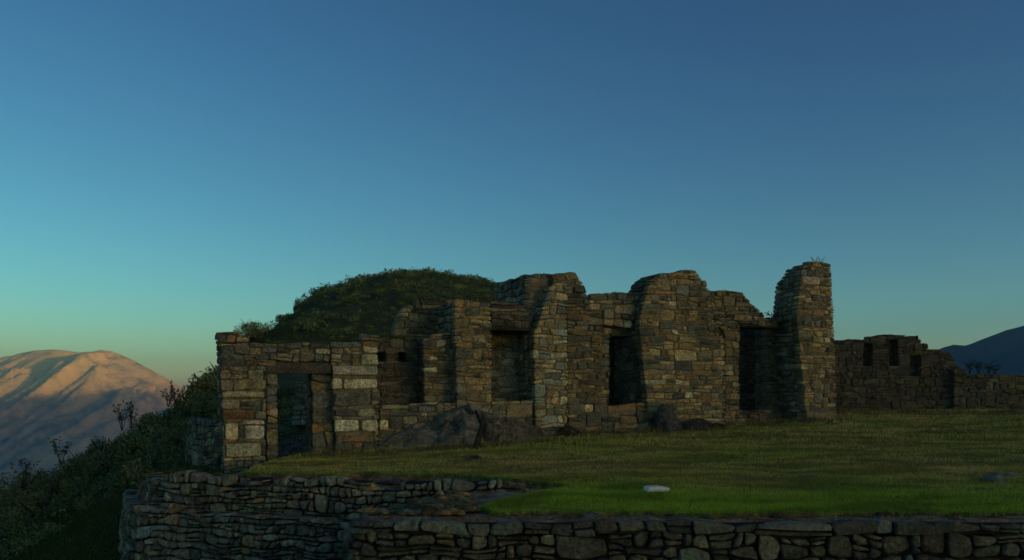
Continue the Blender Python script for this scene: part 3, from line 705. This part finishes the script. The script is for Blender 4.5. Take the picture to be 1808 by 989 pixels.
# ------------------------------------------------------------------ rocks
def rock_mesh(rx, ry, rz, seed, sub=4, cuts=7, rough=.18, col=(.16, .155, .13), flat=.35):
    import bmesh
    bm = bmesh.new(); bmesh.ops.create_icosphere(bm, subdivisions=sub, radius=1); rr = random.Random(seed)
    pl_ = [(Vector((rr.uniform(-1, 1), rr.uniform(-1, 1), rr.uniform(-.3, 1))).normalized(), rr.uniform(.62, .9)) for _ in range(cuts)]
    for v in bm.verts:
        c = v.co.copy()
        for n_, d_ in pl_:
            k = c.dot(n_)-d_
            if k > 0: c -= n_*k*.92
        q = c*1.6+Vector((seed*7.1, 0, 0)); c *= 1+rough*(mnoise.fractal(q, 1, 2.1, 4))*.6+rough*.35*mnoise.noise(c*5+Vector((seed, 3, 1)))
        if c.z < -flat: c.z = -flat
        v.co = Vector((c.x*rx, c.y*ry, c.z*rz))
    me = bpy.data.meshes.new('rock'); bm.to_mesh(me); bm.free()
    for p in me.polygons: p.use_smooth = False
    put_col(me, np.array(col)); return me
def rock(name, label, loc, dims, seed, rz=0, col=(.16, .155, .13), sub=3, cat='rock', mat=None, **kw):
    o = link(name, rock_mesh(*dims, seed, sub, col=col, **kw), mat or M_ROCK, None, label=label, category=cat); o.location = loc; o.rotation_euler = (0, 0, rz); return o
def ground_at(px, py, dz=0): x, y = gp(px, py); return (x, y, float(lawn_z(x, y))+dz)
# the split outcrop under the niches
def outcrop(name, label, pts, thick, seed, col):
    """pts: pixel silhouette of the crest (left to right); the face slopes out towards the lawn"""
    P = front_plane(-.02); us = [P.uz(px, HY)[0] for px, py in pts]; zs = [P.uz(px, py)[1] for px, py in pts]
    nu, nv = 170, 48; u0, u1 = us[0], us[-1]; V = []
    for j in range(nv+1):
        for i in range(nu+1):
            u = u0+(u1-u0)*i/nu; zc = float(np.interp(u, us, zs)); p0 = FA+FD*u
            zg = float(lawn_z(p0.x, p0.y-.8))-.25; hh = zc-zg; t = j/nv
            f_ = min(1, (i/nu)*9, (1-i/nu)*9)**.6
            prof = 1-t**1.9*.97-.03*t
            o_ = .05+thick*(hh/1.0)**.5*t**.8*(.75+.5*float(fbm(u*.9+seed, 2.2, 3, 5)))*(.3+.7*f_)
            n1 = mnoise.fractal(Vector((u*1.1, t*1.6, seed)), 1, 2.1, 5); n2 = abs(mnoise.noise(Vector((u*2.3, t*2.5+seed, 2))))
            n3 = mnoise.cell(Vector((u*2.2+n1*.5, t*3.1, seed))); z = zg+hh*prof+(.12*n1-.12*n2+.06*(n3-.5))*min(1, t*4)*min(1, hh); o_ += .2*n1*f_+.07*mnoise.noise(Vector((u*6, t*9, seed)))+.12*(n3-.5)+.06*mnoise.fractal(Vector((u*9, t*12, seed)), 1, 2, 3)
            p = p0+FN*o_; V.append((p.x, p.y, z))
    for i in range(nu+1):                      # back sheet closes the volume
        u = u0+(u1-u0)*i/nu; p = FA+FD*u-FN*.02; V.append((p.x, p.y, V[i][2]-1.2))
    q = []; B0 = (nv+1)*(nu+1)
    for j in range(nv):
        for i in range(nu): a = j*(nu+1)+i; q.append((a, a+nu+1, a+nu+2, a+1))
    for i in range(nu): q.append((i, i+1, B0+i+1, B0+i))
    me = mesh_np('outcrop', V, q, np.array(col), False); return link(name, me, M_ROCK, None, label=label, category='boulder')
outcrop('boulder', 'big sloping grey boulder left of the dark dead stem, under the niche walls', [(636, 803), (655, 795), (690, 770), (725, 757), (765, 738), (800, 720), (825, 713), (842, 722), (850, 760)], 1.15, 3.3, (.52, .46, .33))
outcrop('boulder', 'smaller split grey boulder right of the dark dead stem, tapering to the gable wall', [(838, 760), (845, 722), (862, 728), (900, 738), (940, 752), (975, 768), (992, 782)], 1.0, 8.1, (.50, .42, .28))
# dead stem in the cleft
def tube(pts, rad, seg=7):
    V = []; Fc = []
    for k, (p, r_) in enumerate(zip(pts, rad)):
        p = Vector(p); d_ = (Vector(pts[min(k+1, len(pts)-1)])-Vector(pts[max(k-1, 0)])).normalized(); a = d_.orthogonal().normalized(); b_ = d_.cross(a)
        for s_ in range(seg): t = 2*math.pi*s_/seg; V.append(tuple(p+(a*math.cos(t)+b_*math.sin(t))*r_*(1+.2*math.sin(3*t+k))))
    for k in range(len(pts)-1):
        for s_ in range(seg): s2 = (s_+1) % seg; Fc.append((k*seg+s_, k*seg+s2, (k+1)*seg+s2, (k+1)*seg+s_))
    return V, Fc
stem_e = bpy.data.objects.new('dead_stem', None); COL.objects.link(stem_e); stem_e['label'] = 'thin dark dead stem leaning in the cleft between the two boulders'; stem_e['category'] = 'dead plant'
sp = [at(838, 797, 18.05), at(845, 775, 18.15), at(850, 755, 18.3), at(848, 742, 18.5), at(840, 725, 18.9)]
stem_e.location = tuple(sp[0])
V, Fc = tube([Vector(p)-Vector(sp[0]) for p in sp], [.06, .07, .05, .04, .025]); link('stem', mesh_np('stem', V, Fc), M_BARK, stem_e)
V, Fc = tube([Vector(at(849, 760, 18.25))-Vector(sp[0]), Vector(at(851, 745, 18.3))-Vector(sp[0]), Vector(at(856, 733, 18.4))-Vector(sp[0])], [.03, .025, .01]); link('branch', mesh_np('branch', V, Fc), M_BARK, stem_e)
def at_wall(px, py, o_, dz=0):
    P = front_plane(-o_); u, z = P.uz(px, py); return P(u, z+dz, 0)
rock('rock', 'upright pointed grey rock leaning on the foot of the wall under the slit doorway', at_wall(1180, 752, .35), (.38, .3, .62), 5, .4, (.2, .19, .16), flat=.6)
rock('rock', 'flat light grey slab lying at the foot of the pointed rock', at_wall(1185, 766, .75), (.42, .25, .13), 6, .2, (.2, .19, .17))
rock('rock', 'low dark jagged rock under the broad pier, beside the pointed rock', at_wall(1232, 758, .35), (.65, .35, .28), 7, .5, (.08, .08, .07))
rock('rock', 'small dark rock at the right foot of the broad pier', at_wall(1268, 759, .4), (.38, .25, .2), 8, .1, (.09, .09, .08))
rock('rock', 'brown rock wedged at the foot of the bright gable wall end', at_wall(1003, 768, .3), (.35, .3, .3), 9, .1, (.13, .10, .06))
rock('rock', 'low grey rock lying in the lawn below the split boulders', ground_at(834, 811, .02), (.2, .16, .10), 12, .3, (.11, .115, .10))
rock('rock', 'larger low grey rock half sunk in the lawn at the far right', ground_at(1757, 849, .0), (.20, .18, .12), 13, .1, (.50, .46, .36))
rock('rock', 'smaller low grey rock behind the larger one at the far right of the lawn', ground_at(1783, 843, .0), (.14, .13, .08), 14, .8, (.46, .43, .34))
def strip_at(px, py, Y, z=None): 
    x = (px-CX)/F*Y; return (x, Y, float(terr(x, Y)) if z is None else z)
rock('rock', 'rounded grey rock on the soil strip below the left tip of the lawn', strip_at(1041, 912, 9.78), (.105, .09, .075), 21, 0, (.2, .19, .165), sub=3)
rock('rock', 'orange brown stone beside the rounded grey rock on the soil strip', strip_at(1006, 915, 9.75), (.10, .06, .05), 22, .1, (.28, .16, .08))
rock('rock', 'brown stone on the soil strip below the right end of the white block', strip_at(1253, 911, 9.74), (.07, .05, .05), 23, .3, (.26, .19, .11))
rock('rock', 'thin pale slab lying on the turf edge right of the white block', strip_at(1275, 903, 9.88), (.09, .05, .03), 24, .1, (.3, .24, .15))
rock('rock', 'brown cracked rock against the turf edge right of centre', strip_at(1377, 901, 9.86), (.09, .07, .06), 25, .4, (.2, .14, .09))
rock('rock', 'dark pointed stone on the soil strip, with a crumbled pale stone beside it', strip_at(1553, 903, 9.84), (.09, .06, .06), 26, .9, (.08, .08, .075))
rock('rock', 'crumbled pale stone on the soil strip beside a dark pointed one', strip_at(1560, 913, 9.72), (.10, .07, .035), 27, .3, (.25, .2, .13))
rock('rock', 'small orange stone at the turf edge near the right edge of the picture', strip_at(1757, 903, 9.84), (.05, .04, .035), 28, .3, (.34, .2, .09))
rock('stone_slab', 'flat blue grey slab lying on the soil of the upper terrace edge', (pl(693, 13.3)[0], 13.3, -1.42), (.17, .12, .05), 31, .2, (.17, .2, .21), cat='slab')
rock('rock', 'tan rock beside the blue grey slab on the upper terrace edge', (pl(623, 13.5)[0], 13.5, -1.42), (.12, .1, .06), 32, .2, (.3, .22, .13))
rock('rock', 'pale stone in the middle of the rubble slope', (pl(757, 11.2)[0], 11.2, -1.62), (.14, .1, .07), 33, .2, (.33, .27, .2))
rock('rock', 'small white stone on the ground left of the gateway wall', (pl(353, 16)[0], 16, float(terr(pl(353, 16)[0], 16))+.01), (.09, .06, .07), 34, .2, (.6, .6, .58))
# gravel and rubble: nobody could count it
def pebbles(name, label, pts, sizes, pal):
    V = []; Fc = []; C = []
    base = np.array([(1, 0, 0), (-1, 0, 0), (0, 1, 0), (0, -1, 0), (0, 0, 1), (.6, .6, .5), (-.6, .5, .6), (.5, -.6, .6), (-.55, -.6, .5)])
    tri = [(4, 5, 6), (4, 7, 5), (4, 8, 7), (4, 6, 8), (0, 2, 5), (2, 6, 5), (2, 1, 6), (1, 8, 6), (1, 3, 8), (3, 7, 8), (3, 0, 7), (0, 5, 7)]
    for (x, y, z), s_ in zip(pts, sizes):
        a = random.uniform(0, 6.3); b_ = base*R.uniform(.7, 1.3, base.shape)*np.array([s_, s_*random.uniform(.4, .9), s_*random.uniform(.25, .6)])
        c, si = math.cos(a), math.sin(a); bb = np.stack([b_[:, 0]*c-b_[:, 1]*si+x, b_[:, 0]*si+b_[:, 1]*c+y, b_[:, 2]+z], 1)
        k = len(V); V += bb.tolist(); Fc += [(i+k, j+k, l+k) for i, j, l in tri]; C += [pick(pal, random)]*9
    link(name, mesh_np(name, V, Fc, np.array(C)), M_ROCK, kind='stuff', label=label, category='rubble')
EARTHY = [((.40, .22, .10), 3), ((.48, .29, .14), 2), ((.26, .19, .12), 2), ((.50, .42, .28), 1.4), ((.14, .09, .055), 2)]
xs = R.uniform(-1.7, 8, 1500); ys = R.uniform(9.42, 9.92, 1500); zs = terr(xs, ys)
pebbles('gravel', 'small reddish brown stones on the soil strip along the front wall', np.stack([xs, ys, zs], 1), R.lognormal(math.log(.013), .5, 1500), EARTHY)
xs = R.uniform(-2.1, -.5, 800); ys = R.uniform(9.9, 12.1, 800); k = xs < -.55+(11.2-ys)*.1; xs, ys = xs[k], ys[k]
pebbles('rubble', 'heap of broken flat brown stones sloping down in front of the upper wall', np.stack([xs, ys, terr(xs, ys)+.02], 1), R.lognormal(math.log(.052), .5, len(xs)), EARTHY)
xs = R.uniform(-5.7, .5, 1500); ys = line_y(UX, xs)+R.uniform(.1, 1.3, 1500); k = ~inl(xs, ys) & inpoly(xs, ys, PLAT); xs, ys = xs[k], ys[k]
pebbles('rubble', 'scattered brown chips on the bare soil behind the upper retaining wall', np.stack([xs, ys, terr(xs, ys)], 1), R.lognormal(math.log(.022), .6, len(xs)), EARTHY)
ft = R.uniform(2.0, 16.5, 420); fo = np.abs(R.normal(0, .28, 420))+.08+np.where(ft < 7.0, .9, 0)*(ft > 3); fx = FA.x+FD.x*ft+FN.x*fo; fy = FA.y+FD.y*ft+FN.y*fo
pebbles('fallen_stones', 'small fallen stones and crumbs along the foot of the ruined walls', np.stack([fx, fy, lawn_z(fx, fy)+.01], 1), R.lognormal(math.log(.05), .5, 420), [((.30, .24, .16), 2), ((.18, .16, .12), 3), ((.12, .11, .09), 2)])
# ------------------------------------------------------------------ the white block on the lawn
wx, wy, wz = ground_at(1161, 873)
import bmesh
bm = bmesh.new()
def wb(x0, x1, y0, y1, z0, z1, j=.006):
    vs = [bm.verts.new((x+random.uniform(-j, j), y+random.uniform(-j, j), z+random.uniform(-j, j))) for z in (z0, z1) for x, y in ((x0, y0), (x1, y0), (x1, y1), (x0, y1))]
    for f_ in ((3, 2, 1, 0), (4, 5, 6, 7), (0, 1, 5, 4), (1, 2, 6, 5), (2, 3, 7, 6), (3, 0, 4, 7)): bm.faces.new([vs[i] for i in f_])
wb(-.15, .15, -.10, .10, .03, .085)
bmesh.ops.bevel(bm, geom=list(bm.edges), offset=.008, segments=2, affect='EDGES')
me = bpy.data.meshes.new('block'); bm.to_mesh(me); bm.free()
wbl = bpy.data.objects.new('white_block', None); COL.objects.link(wbl); wbl.location = (wx, wy+.1, wz); wbl.rotation_euler = (0, 0, math.radians(14))
wbl['label'] = 'small white rectangular block lying on the green lawn'; wbl['category'] = 'block'
link('slab', me, M_WHITE, wbl)
bm = bmesh.new(); wb(-.145, .06, -.095, .095, .083, .098, .004); bmesh.ops.bevel(bm, geom=list(bm.edges), offset=.004, segments=2, affect='EDGES'); me = bpy.data.meshes.new('lid'); bm.to_mesh(me); bm.free(); link('raised_top', me, M_WHITE, wbl)
bm = bmesh.new(); wb(-.14, .14, -.09, .09, -.02, .032, .008); me = bpy.data.meshes.new('base'); bm.to_mesh(me); bm.free(); link('base', me, M_DIRT, wbl)
# ------------------------------------------------------------------ shrubs and scrub
def leaf_cloud(n_, rx, ry, rz, leaf, rng, lobes=9, hollow=.55):
    """leaf-sized quads on the shells of many small lobes: returns V (4n,3) and per-leaf shade"""
    L = rng.normal(0, .5, (lobes, 3)); L /= np.maximum(np.linalg.norm(L, axis=1, keepdims=True), .35)/.62; L[:, 2] = np.abs(L[:, 2])*.95
    r_ = rng.uniform(.26, .5, lobes); k = rng.integers(0, lobes, n_)
    d_ = rng.normal(0, 1, (n_, 3)); d_ /= np.linalg.norm(d_, axis=1, keepdims=True)
    c = L[k]+d_*(r_[k]*rng.uniform(hollow, 1.12, n_))[:, None]
    c = c*np.array([rx, ry, rz]); c[:, 2] = np.maximum(c[:, 2], 0)
    a = rng.normal(0, 1, (n_, 3)); a /= np.linalg.norm(a, axis=1, keepdims=True); b_ = np.cross(a, d_+rng.normal(0, .5, (n_, 3))); b_ /= np.maximum(np.linalg.norm(b_, axis=1, keepdims=True), .1)
    s_ = (leaf*rng.uniform(.6, 1.4, n_))[:, None]
    V = np.stack([c-a*s_, c-b_*s_*.5, c+a*s_, c+b_*s_*.5], 1)
    return V, k
GREENS = np.array([(.065, .095, .024), (.09, .12, .03), (.05, .08, .026), (.12, .13, .038), (.075, .10, .045), (.14, .15, .05)])*np.array([1.5, 1.4, 1.2])
def shrub_meshes(n_, rx, ry, rz, leaf, seed, tones, twigs=5):
    rng = np.random.default_rng(seed); V, k = leaf_cloud(n_, rx, ry, rz, leaf, rng)
    t = tones[rng.integers(0, len(tones), 40)][k % 40]*rng.uniform(.65, 1.35, (n_, 1))
    me = mesh_np('foliage', V.reshape(-1, 3), np.arange(4*n_).reshape(-1, 4), np.repeat(t, 4, 0))
    VV = []; FF = []
    for j in range(twigs):
        a = rng.uniform(0, 6.3); e = Vector((math.cos(a)*rx*.5, math.sin(a)*ry*.5, rz*rng.uniform(.6, 1.0))); m_ = e*.5+Vector((0, 0, rz*.12))
        v, f_ = tube([(0, 0, -.25), tuple(m_), tuple(e)], [.045*rz, .025*rz, .008*rz], 5); kk = len(VV); VV += v; FF += [tuple(i+kk for i in q) for q in f_]
    return me, mesh_np('stems', VV, FF)
protos = []
for j, (rx, rz, lf, n_) in enumerate(((1.0, .95, .050, 2900), (1.1, .75, .048, 2800), (.8, 1.15, .052, 2600), (.9, .9, .062, 2100), (1.2, 1.0, .045, 3200))):
    fo, st = shrub_meshes(n_, rx, rx, rz, lf, 100+j, GREENS[[j % 6, (j+1) % 6, (j+2) % 6]])
    o = link('shrub', None, category='shrub'); a = link('foliage', fo, M_LEAF, o); b_ = link('stems', st, M_BARK, o); protos.append((o, a, b_))
used = [False]*len(protos)
def put_shrub(x, y, z, s_, kind, label, group=None, name=None):
    o, a, b_ = protos[kind]
    if used[kind]:
        o = o.copy(); COL.objects.link(o); a = a.copy(); b_ = b_.copy()
        for c in (a, b_): COL.objects.link(c); c.parent = o
    used[kind] = True; o.location = (x, y, z); o.scale = (s_, s_, s_*random.uniform(.85, 1.15)); o.rotation_euler = (0, 0, random.uniform(0, 6.28)); o['label'] = label
    if group: o['group'] = group
    return o
KL = ['rounded dark green shrub in the thicket on the slope left of the ruin', 'low spreading green shrub in the thicket on the slope left of the ruin', 'tall narrow green shrub in the thicket on the slope left of the ruin',
      'coarse leaved shrub in the thicket on the slope left of the ruin', 'broad bushy shrub in the thicket on the slope left of the ruin']
rs = random.Random(5); cnt = 0
sites = []
for k in range(4000):
    px = rs.uniform(-60, 392); Y = rs.uniform(15.5, 42); x = (px-CX)/F*Y
    if x > -8.3 and Y < 24: continue
    if inpoly(x, Y, [(-12.5, 12), (-6.8, 12), (-7.2, 17), (-8.6, 21), (-10.5, 20)]): continue
    s_ = rs.uniform(.45, 1.0)*(.55+Y/50)
    if any((x-a)**2+(Y-b_)**2 < (.62*(s_+c))**2 for a, b_, c in sites): continue
    sites.append((x, Y, s_))
    if len(sites) >= 230: break
for x, Y, s_ in sites:
    k = rs.randrange(5); spx = CX+x/Y*F; spy = HY-F*float(terr(x, Y))/Y; sk = np.interp(spx, [0, 60, 150, 240, 320, 375], [850, 822, 775, 742, 694, 660])
    zone = ('on the skyline of the left slope, against the mountain' if spy-sk < 45 and spx < 330 else 'just left of the gateway wall corner' if spx > 300 else
            'in the bottom left corner of the thicket' if spx < 130 and spy > 900 else 'low on the left slope below the skyline' if spx < 200 else 'in the middle of the left thicket')
    put_shrub(x, Y, float(terr(x, Y))-.1, s_, k, KL[k].split(' in the')[0]+' '+zone, 'shrubs of the left thicket')
# shrubs along the skyline of the hill
for px, py, Y in ((452, 592, 56), (470, 583, 58), (490, 568, 61), (512, 553, 65), (535, 545, 68), (556, 532, 72), (575, 520, 75), (598, 506, 80), (622, 500, 83), (640, 502, 86), (436, 602, 53), (422, 612, 50), (850, 512, 93), (838, 508, 92), (735, 492, 92), (668, 495, 90)):
    x = (px-CX)/F*Y; s_ = rs.uniform(.55, 1.0)*(1.25 if px < 650 else .6); put_shrub(x, Y-1, float(terr(x, Y-1))-.2, s_, rs.randrange(5), 'dark shrub standing on the skyline of the hill behind the ruin', 'skyline shrubs on the hill')
# scrub cover of the hill: one mass
def cover(name, label, pts, size, leaf, n_each, tones):
    Vs = []; Cs = []; rng = np.random.default_rng(9); lib = [leaf_cloud(n_each, 1, 1, .85, 1, rng, 6)[0] for _ in range(6)]
    lib0 = []
    for j in range(6):
        V, k = leaf_cloud(n_each, 1, 1, .8, leaf, rng, 6); lib0.append((V, k))
    for (x, y, z), s_ in zip(pts, size):
        V, k = lib0[rng.integers(0, 6)]; a = rng.uniform(0, 6.28); c, si = math.cos(a), math.sin(a)
        W_ = V*s_; X_ = W_[..., 0]*c-W_[..., 1]*si+x; Y_ = W_[..., 0]*si+W_[..., 1]*c+y; Vs.append(np.stack([X_, Y_, W_[..., 2]+z], -1).reshape(-1, 3))
        t = tones[int(rng.integers(0, len(tones)))]*rng.uniform(.7, 1.4); Cs.append(np.repeat(t*rng.uniform(.7, 1.3, (n_each, 1)), 4, 0))
    V = np.concatenate(Vs); link(name, mesh_np(name, V, np.arange(len(V)).reshape(-1, 4), np.concatenate(Cs)), M_LEAF, kind='stuff', label=label, category='scrub')
hx = R.uniform(-34, 16, 9000); hy = R.uniform(27, 104, 9000)
k = (abs(hx/hy) < .45) & (hx/hy < .02) & (hx/hy > -.62) ; hx, hy = hx[k], hy[k]
k = ~((hx/hy > -.30) & (hx/hy < -.215) & (hy < 50)); hx, hy = hx[k], hy[k]
sel = R.random(len(hx)) < np.clip(hy/95, .25, 1); hx, hy = hx[sel][:3200], hy[sel][:3200]
hz = terr(hx, hy); sz = R.lognormal(math.log(.55), .45, len(hx))*(.6+.4*hy/90)
cover('hill_scrub', 'dense dark green scrub covering the rounded hill behind the ruin', np.stack([hx, hy, hz-.25*sz], 1), sz, .075, 150, GREENS*np.array([1, 1.02, .95]))
gx = R.uniform(-34, -6.5, 2600); gy = R.uniform(11, 34, 2600); k = ~inpoly(gx, gy, PLAT) & ~inpoly(gx, gy, LEDGE) & ~inpoly(gx, gy, [(-12, 10), (-6, 10), (-6.9, 17), (-8.0, 20.5), (-9.2, 20)]); gx, gy = gx[k], gy[k]
cover('undergrowth', 'low leafy undergrowth between the shrubs on the left slope', np.stack([gx, gy, terr(gx, gy)-.12], 1), R.uniform(.3, .65, len(gx)), .085, 130, GREENS)
# green grass of the path bottom left, and of the bank behind the upper wall corner
X, Y = spread(90000, -13, -6.2, 11.5, 21, lambda x, y: ~inpoly(x, y, LEDGE) & (x < -5.9-(y-12)*.12))
link('slope_grass', blades('slope_grass', X, Y, terr(X, Y), R.uniform(.04, .12, len(X)), .016, lerp3((.05, .085, .012), (.10, .13, .03), R.random(len(X)))*R.uniform(.5, 1.2, (len(X), 1)), .8), M_BLADE, kind='stuff', label='rough green grass on the bank left of the retaining walls', category='grass')
X, Y = spread(26000, -7.4, -5.2, 14.2, 19.5, lambda x, y: inpoly(x, y, PLAT) & ~inl(x, y) & (fbm(x*1.3, y*1.3, 3, 90) > .42))
link('bank_grass', blades('bank_grass', X, Y, terr(X, Y), R.uniform(.02, .06, len(X)), .012, np.array([(.06, .10, .015)])*R.uniform(.5, 1.3, (len(X), 1)), .6), M_BLADE, kind='stuff', label='patch of green grass beside the wall stub', category='grass')
X, Y = spread(50000, -9, 2, 19.5, 34, lambda x, y: y > 19.9+.405*(x+4.6))
link('rear_grass', blades('rear_grass', X, Y, terr(X, Y), R.uniform(.03, .10, len(X)), .02, lerp3((.045, .07, .012), (.09, .09, .03), R.random(len(X))), .8), M_BLADE, kind='stuff', label='grass behind the ruin seen through the gateway', category='grass')
# moss on the ledges
def ledge_moss(name, label, off, x0, x1, py, dpt, n_):
    P = front_plane(off); (ua, za), (ub, zb) = P.uz(x0, py), P.uz(x1, py); u = R.uniform(ua, ub, n_); o_ = R.uniform(-dpt, .03, n_)
    zz = za+(zb-za)*(u-ua)/(ub-ua); X = P.A.x+FD.x*u+FN.x*o_; Y = P.A.y+FD.y*u+FN.y*o_
    link(name, blades(name, X, Y, zz-.03+.03*fbm(u*3, o_*3, 2, 4), R.uniform(.03, .11, n_), .03, lerp3((.05, .09, .012), (.10, .11, .03), R.random(n_)), 1.3), M_BLADE, kind='stuff', label=label, category='moss')
ledge_moss('moss', 'bright green moss along the top of the recessed niche wall', .9, 655, 745, 597, .5, 2600)
ledge_moss('moss', 'green moss on the ledge above the slit doorway', .5, 1058, 1134, 570, .3, 1400)
ledge_moss('moss', 'dark weeds on the ledge above the wide doorway', .35, 1285, 1400, 567, .5, 1600)
# small leafy plants on the walls
def sprig(name, label, loc, h_, n_, sp_, leaf, seed, group=None, cat='plant', tone=(.04, .055, .025)):
    rr = random.Random(seed); e = link(name, None, label=label, category=cat); e.location = loc
    if group: e['group'] = group
    VV = []; FF = []; LV = []
    for j in range(n_):
        tx, ty = rr.uniform(-sp_, sp_), rr.uniform(-sp_*.5, sp_*.5); hh = h_*rr.uniform(.6, 1); pts = [(tx*.1, ty*.1, -.05), (tx*.5, ty*.5, hh*.5), (tx, ty, hh)]
        v, f_ = tube(pts, [.007, .005, .002], 4); kk = len(VV); VV += v; FF += [tuple(i+kk for i in q) for q in f_]
        for m_ in range(int(9)):
            f1 = rr.uniform(.35, 1.05); c = Vector((tx*f1, ty*f1, hh*f1)); a = Vector((rr.uniform(-1, 1), rr.uniform(-1, 1), rr.uniform(-.4, 1))).normalized(); b_ = a.orthogonal().normalized(); s_ = leaf*rr.uniform(.6, 1.3); c = c+a*s_
            LV += [tuple(c-a*s_), tuple(c-b_*s_*.45), tuple(c+a*s_), tuple(c+b_*s_*.45)]
    link('stems', mesh_np('stems', VV, FF), M_BARK, e); link('leaves', mesh_np('leaves', LV, np.arange(len(LV)).reshape(-1, 4), np.array([tone])), M_LEAF, e)
for k, (px, py, h_, lb) in enumerate(((1712, 657, .42, 'leftmost'), (1728, 657, .45, 'second from left'), (1745, 657, .36, 'third from left'), (1757, 658, .3, 'rightmost'))):
    sprig('small_shrub', lb+' of the four small leafy shrubs on top of the low far wall', tuple(at(px, py+1, 28.2)), h_, 8, .2, .045, 40+k, 'leafy shrubs on the low far wall', 'shrub')
sprig('small_shrub', 'small leafy plant on the broken wall left of the tall pillar', at_wall(1366, 563, -.5), .25, 4, .3, .06, 50, cat='shrub')
sprig('weed', 'left tuft of thin weeds on the very top of the tall pillar', at_wall(1438, 464, -.4), .2, 5, .12, .016, 51, 'weeds on the tall pillar', tone=(.09, .06, .03))
sprig('weed', 'right tuft of thin weeds on the very top of the tall pillar', at_wall(1450, 464, -.5), .24, 4, .12, .012, 52, 'weeds on the tall pillar', tone=(.09, .06, .03))
for k, (px, py, Y, h_, lb) in enumerate(((310, 695, 33, 1.0, 'sparse sapling with a few leaves on the thicket skyline, nearest the lit mountain edge'), (232, 738, 29, 1.2, 'tall sparse sapling rising from the middle of the left thicket'), (216, 742, 28, 1.0, 'short sparse sapling beside the tallest one in the left thicket'),
        (108, 800, 24, .8, 'leafy sprig sticking out of the thicket at lower left'), (45, 838, 22, .8, 'bare sprig at the far left end of the thicket'), (297, 700, 33, .8, 'small sparse sapling left of the one by the mountain edge'))):
    sprig('sapling', lb, tuple(at(px, py+16, Y)), h_*.85, 9, .30, .055, 60+k, cat='sapling', tone=(.07, .09, .035))
# the low terrace wall along the top of the hill
hw = wall_thing('hilltop_wall', 'thin reddish terrace wall running along the top of the hill behind the ruin', (-12, 92, 11))
pts = [at(px, 0, Y-1.5) for px, Y in ((660, 91), (700, 91), (740, 91.5), (780, 92), (830, 93), (872, 94))]; mp = Poly([(p[0], p[1]) for p in pts], 0, 0); L = mp.L[-1]
us = np.linspace(0, L, 24); tops = [(float(u), float(terr(mp(u, 0, 0)[0], mp(u, 0, 0)[1]))+.72-.25*u/L) for u in us]
masonry(hw, mp, [(u, z-1.3) for u, z in tops]+tops[::-1], [((.26, .14, .085), 2), ((.20, .12, .08), 1)], rg, hr=(.25, .35), wr=(.4, .9), thick=.5, p_span=0)
close_wall(hw, 120)
# ------------------------------------------------------------------ the air
if HAZE_ON:
    x0, x1, y0, y1, z0, z1 = -5300, 4300, -3700, 6100, -460, 232
    V = [(x, y, z) for z in (z0, z1) for x, y in ((x0, y0), (x1, y0), (x1, y1), (x0, y1))]
    me = mesh_py('haze', V, [(3, 2, 1, 0), (4, 5, 6, 7), (0, 1, 5, 4), (1, 2, 6, 5), (2, 3, 7, 6), (3, 0, 4, 7)])
    hm = bpy.data.materials.new('haze'); hm.use_nodes = True; t = hm.node_tree; t.nodes.clear()
    pv = nd(t, 'ShaderNodeVolumePrincipled'); pv.inputs['Color'].default_value = (.30, .70, 1, 1); pv.inputs['Density'].default_value = .00017; pv.inputs['Anisotropy'].default_value = 0
    mo = nd(t, 'ShaderNodeOutputMaterial'); t.links.new(pv.outputs[0], mo.inputs['Volume'])
    link('haze', me, hm, kind='stuff')
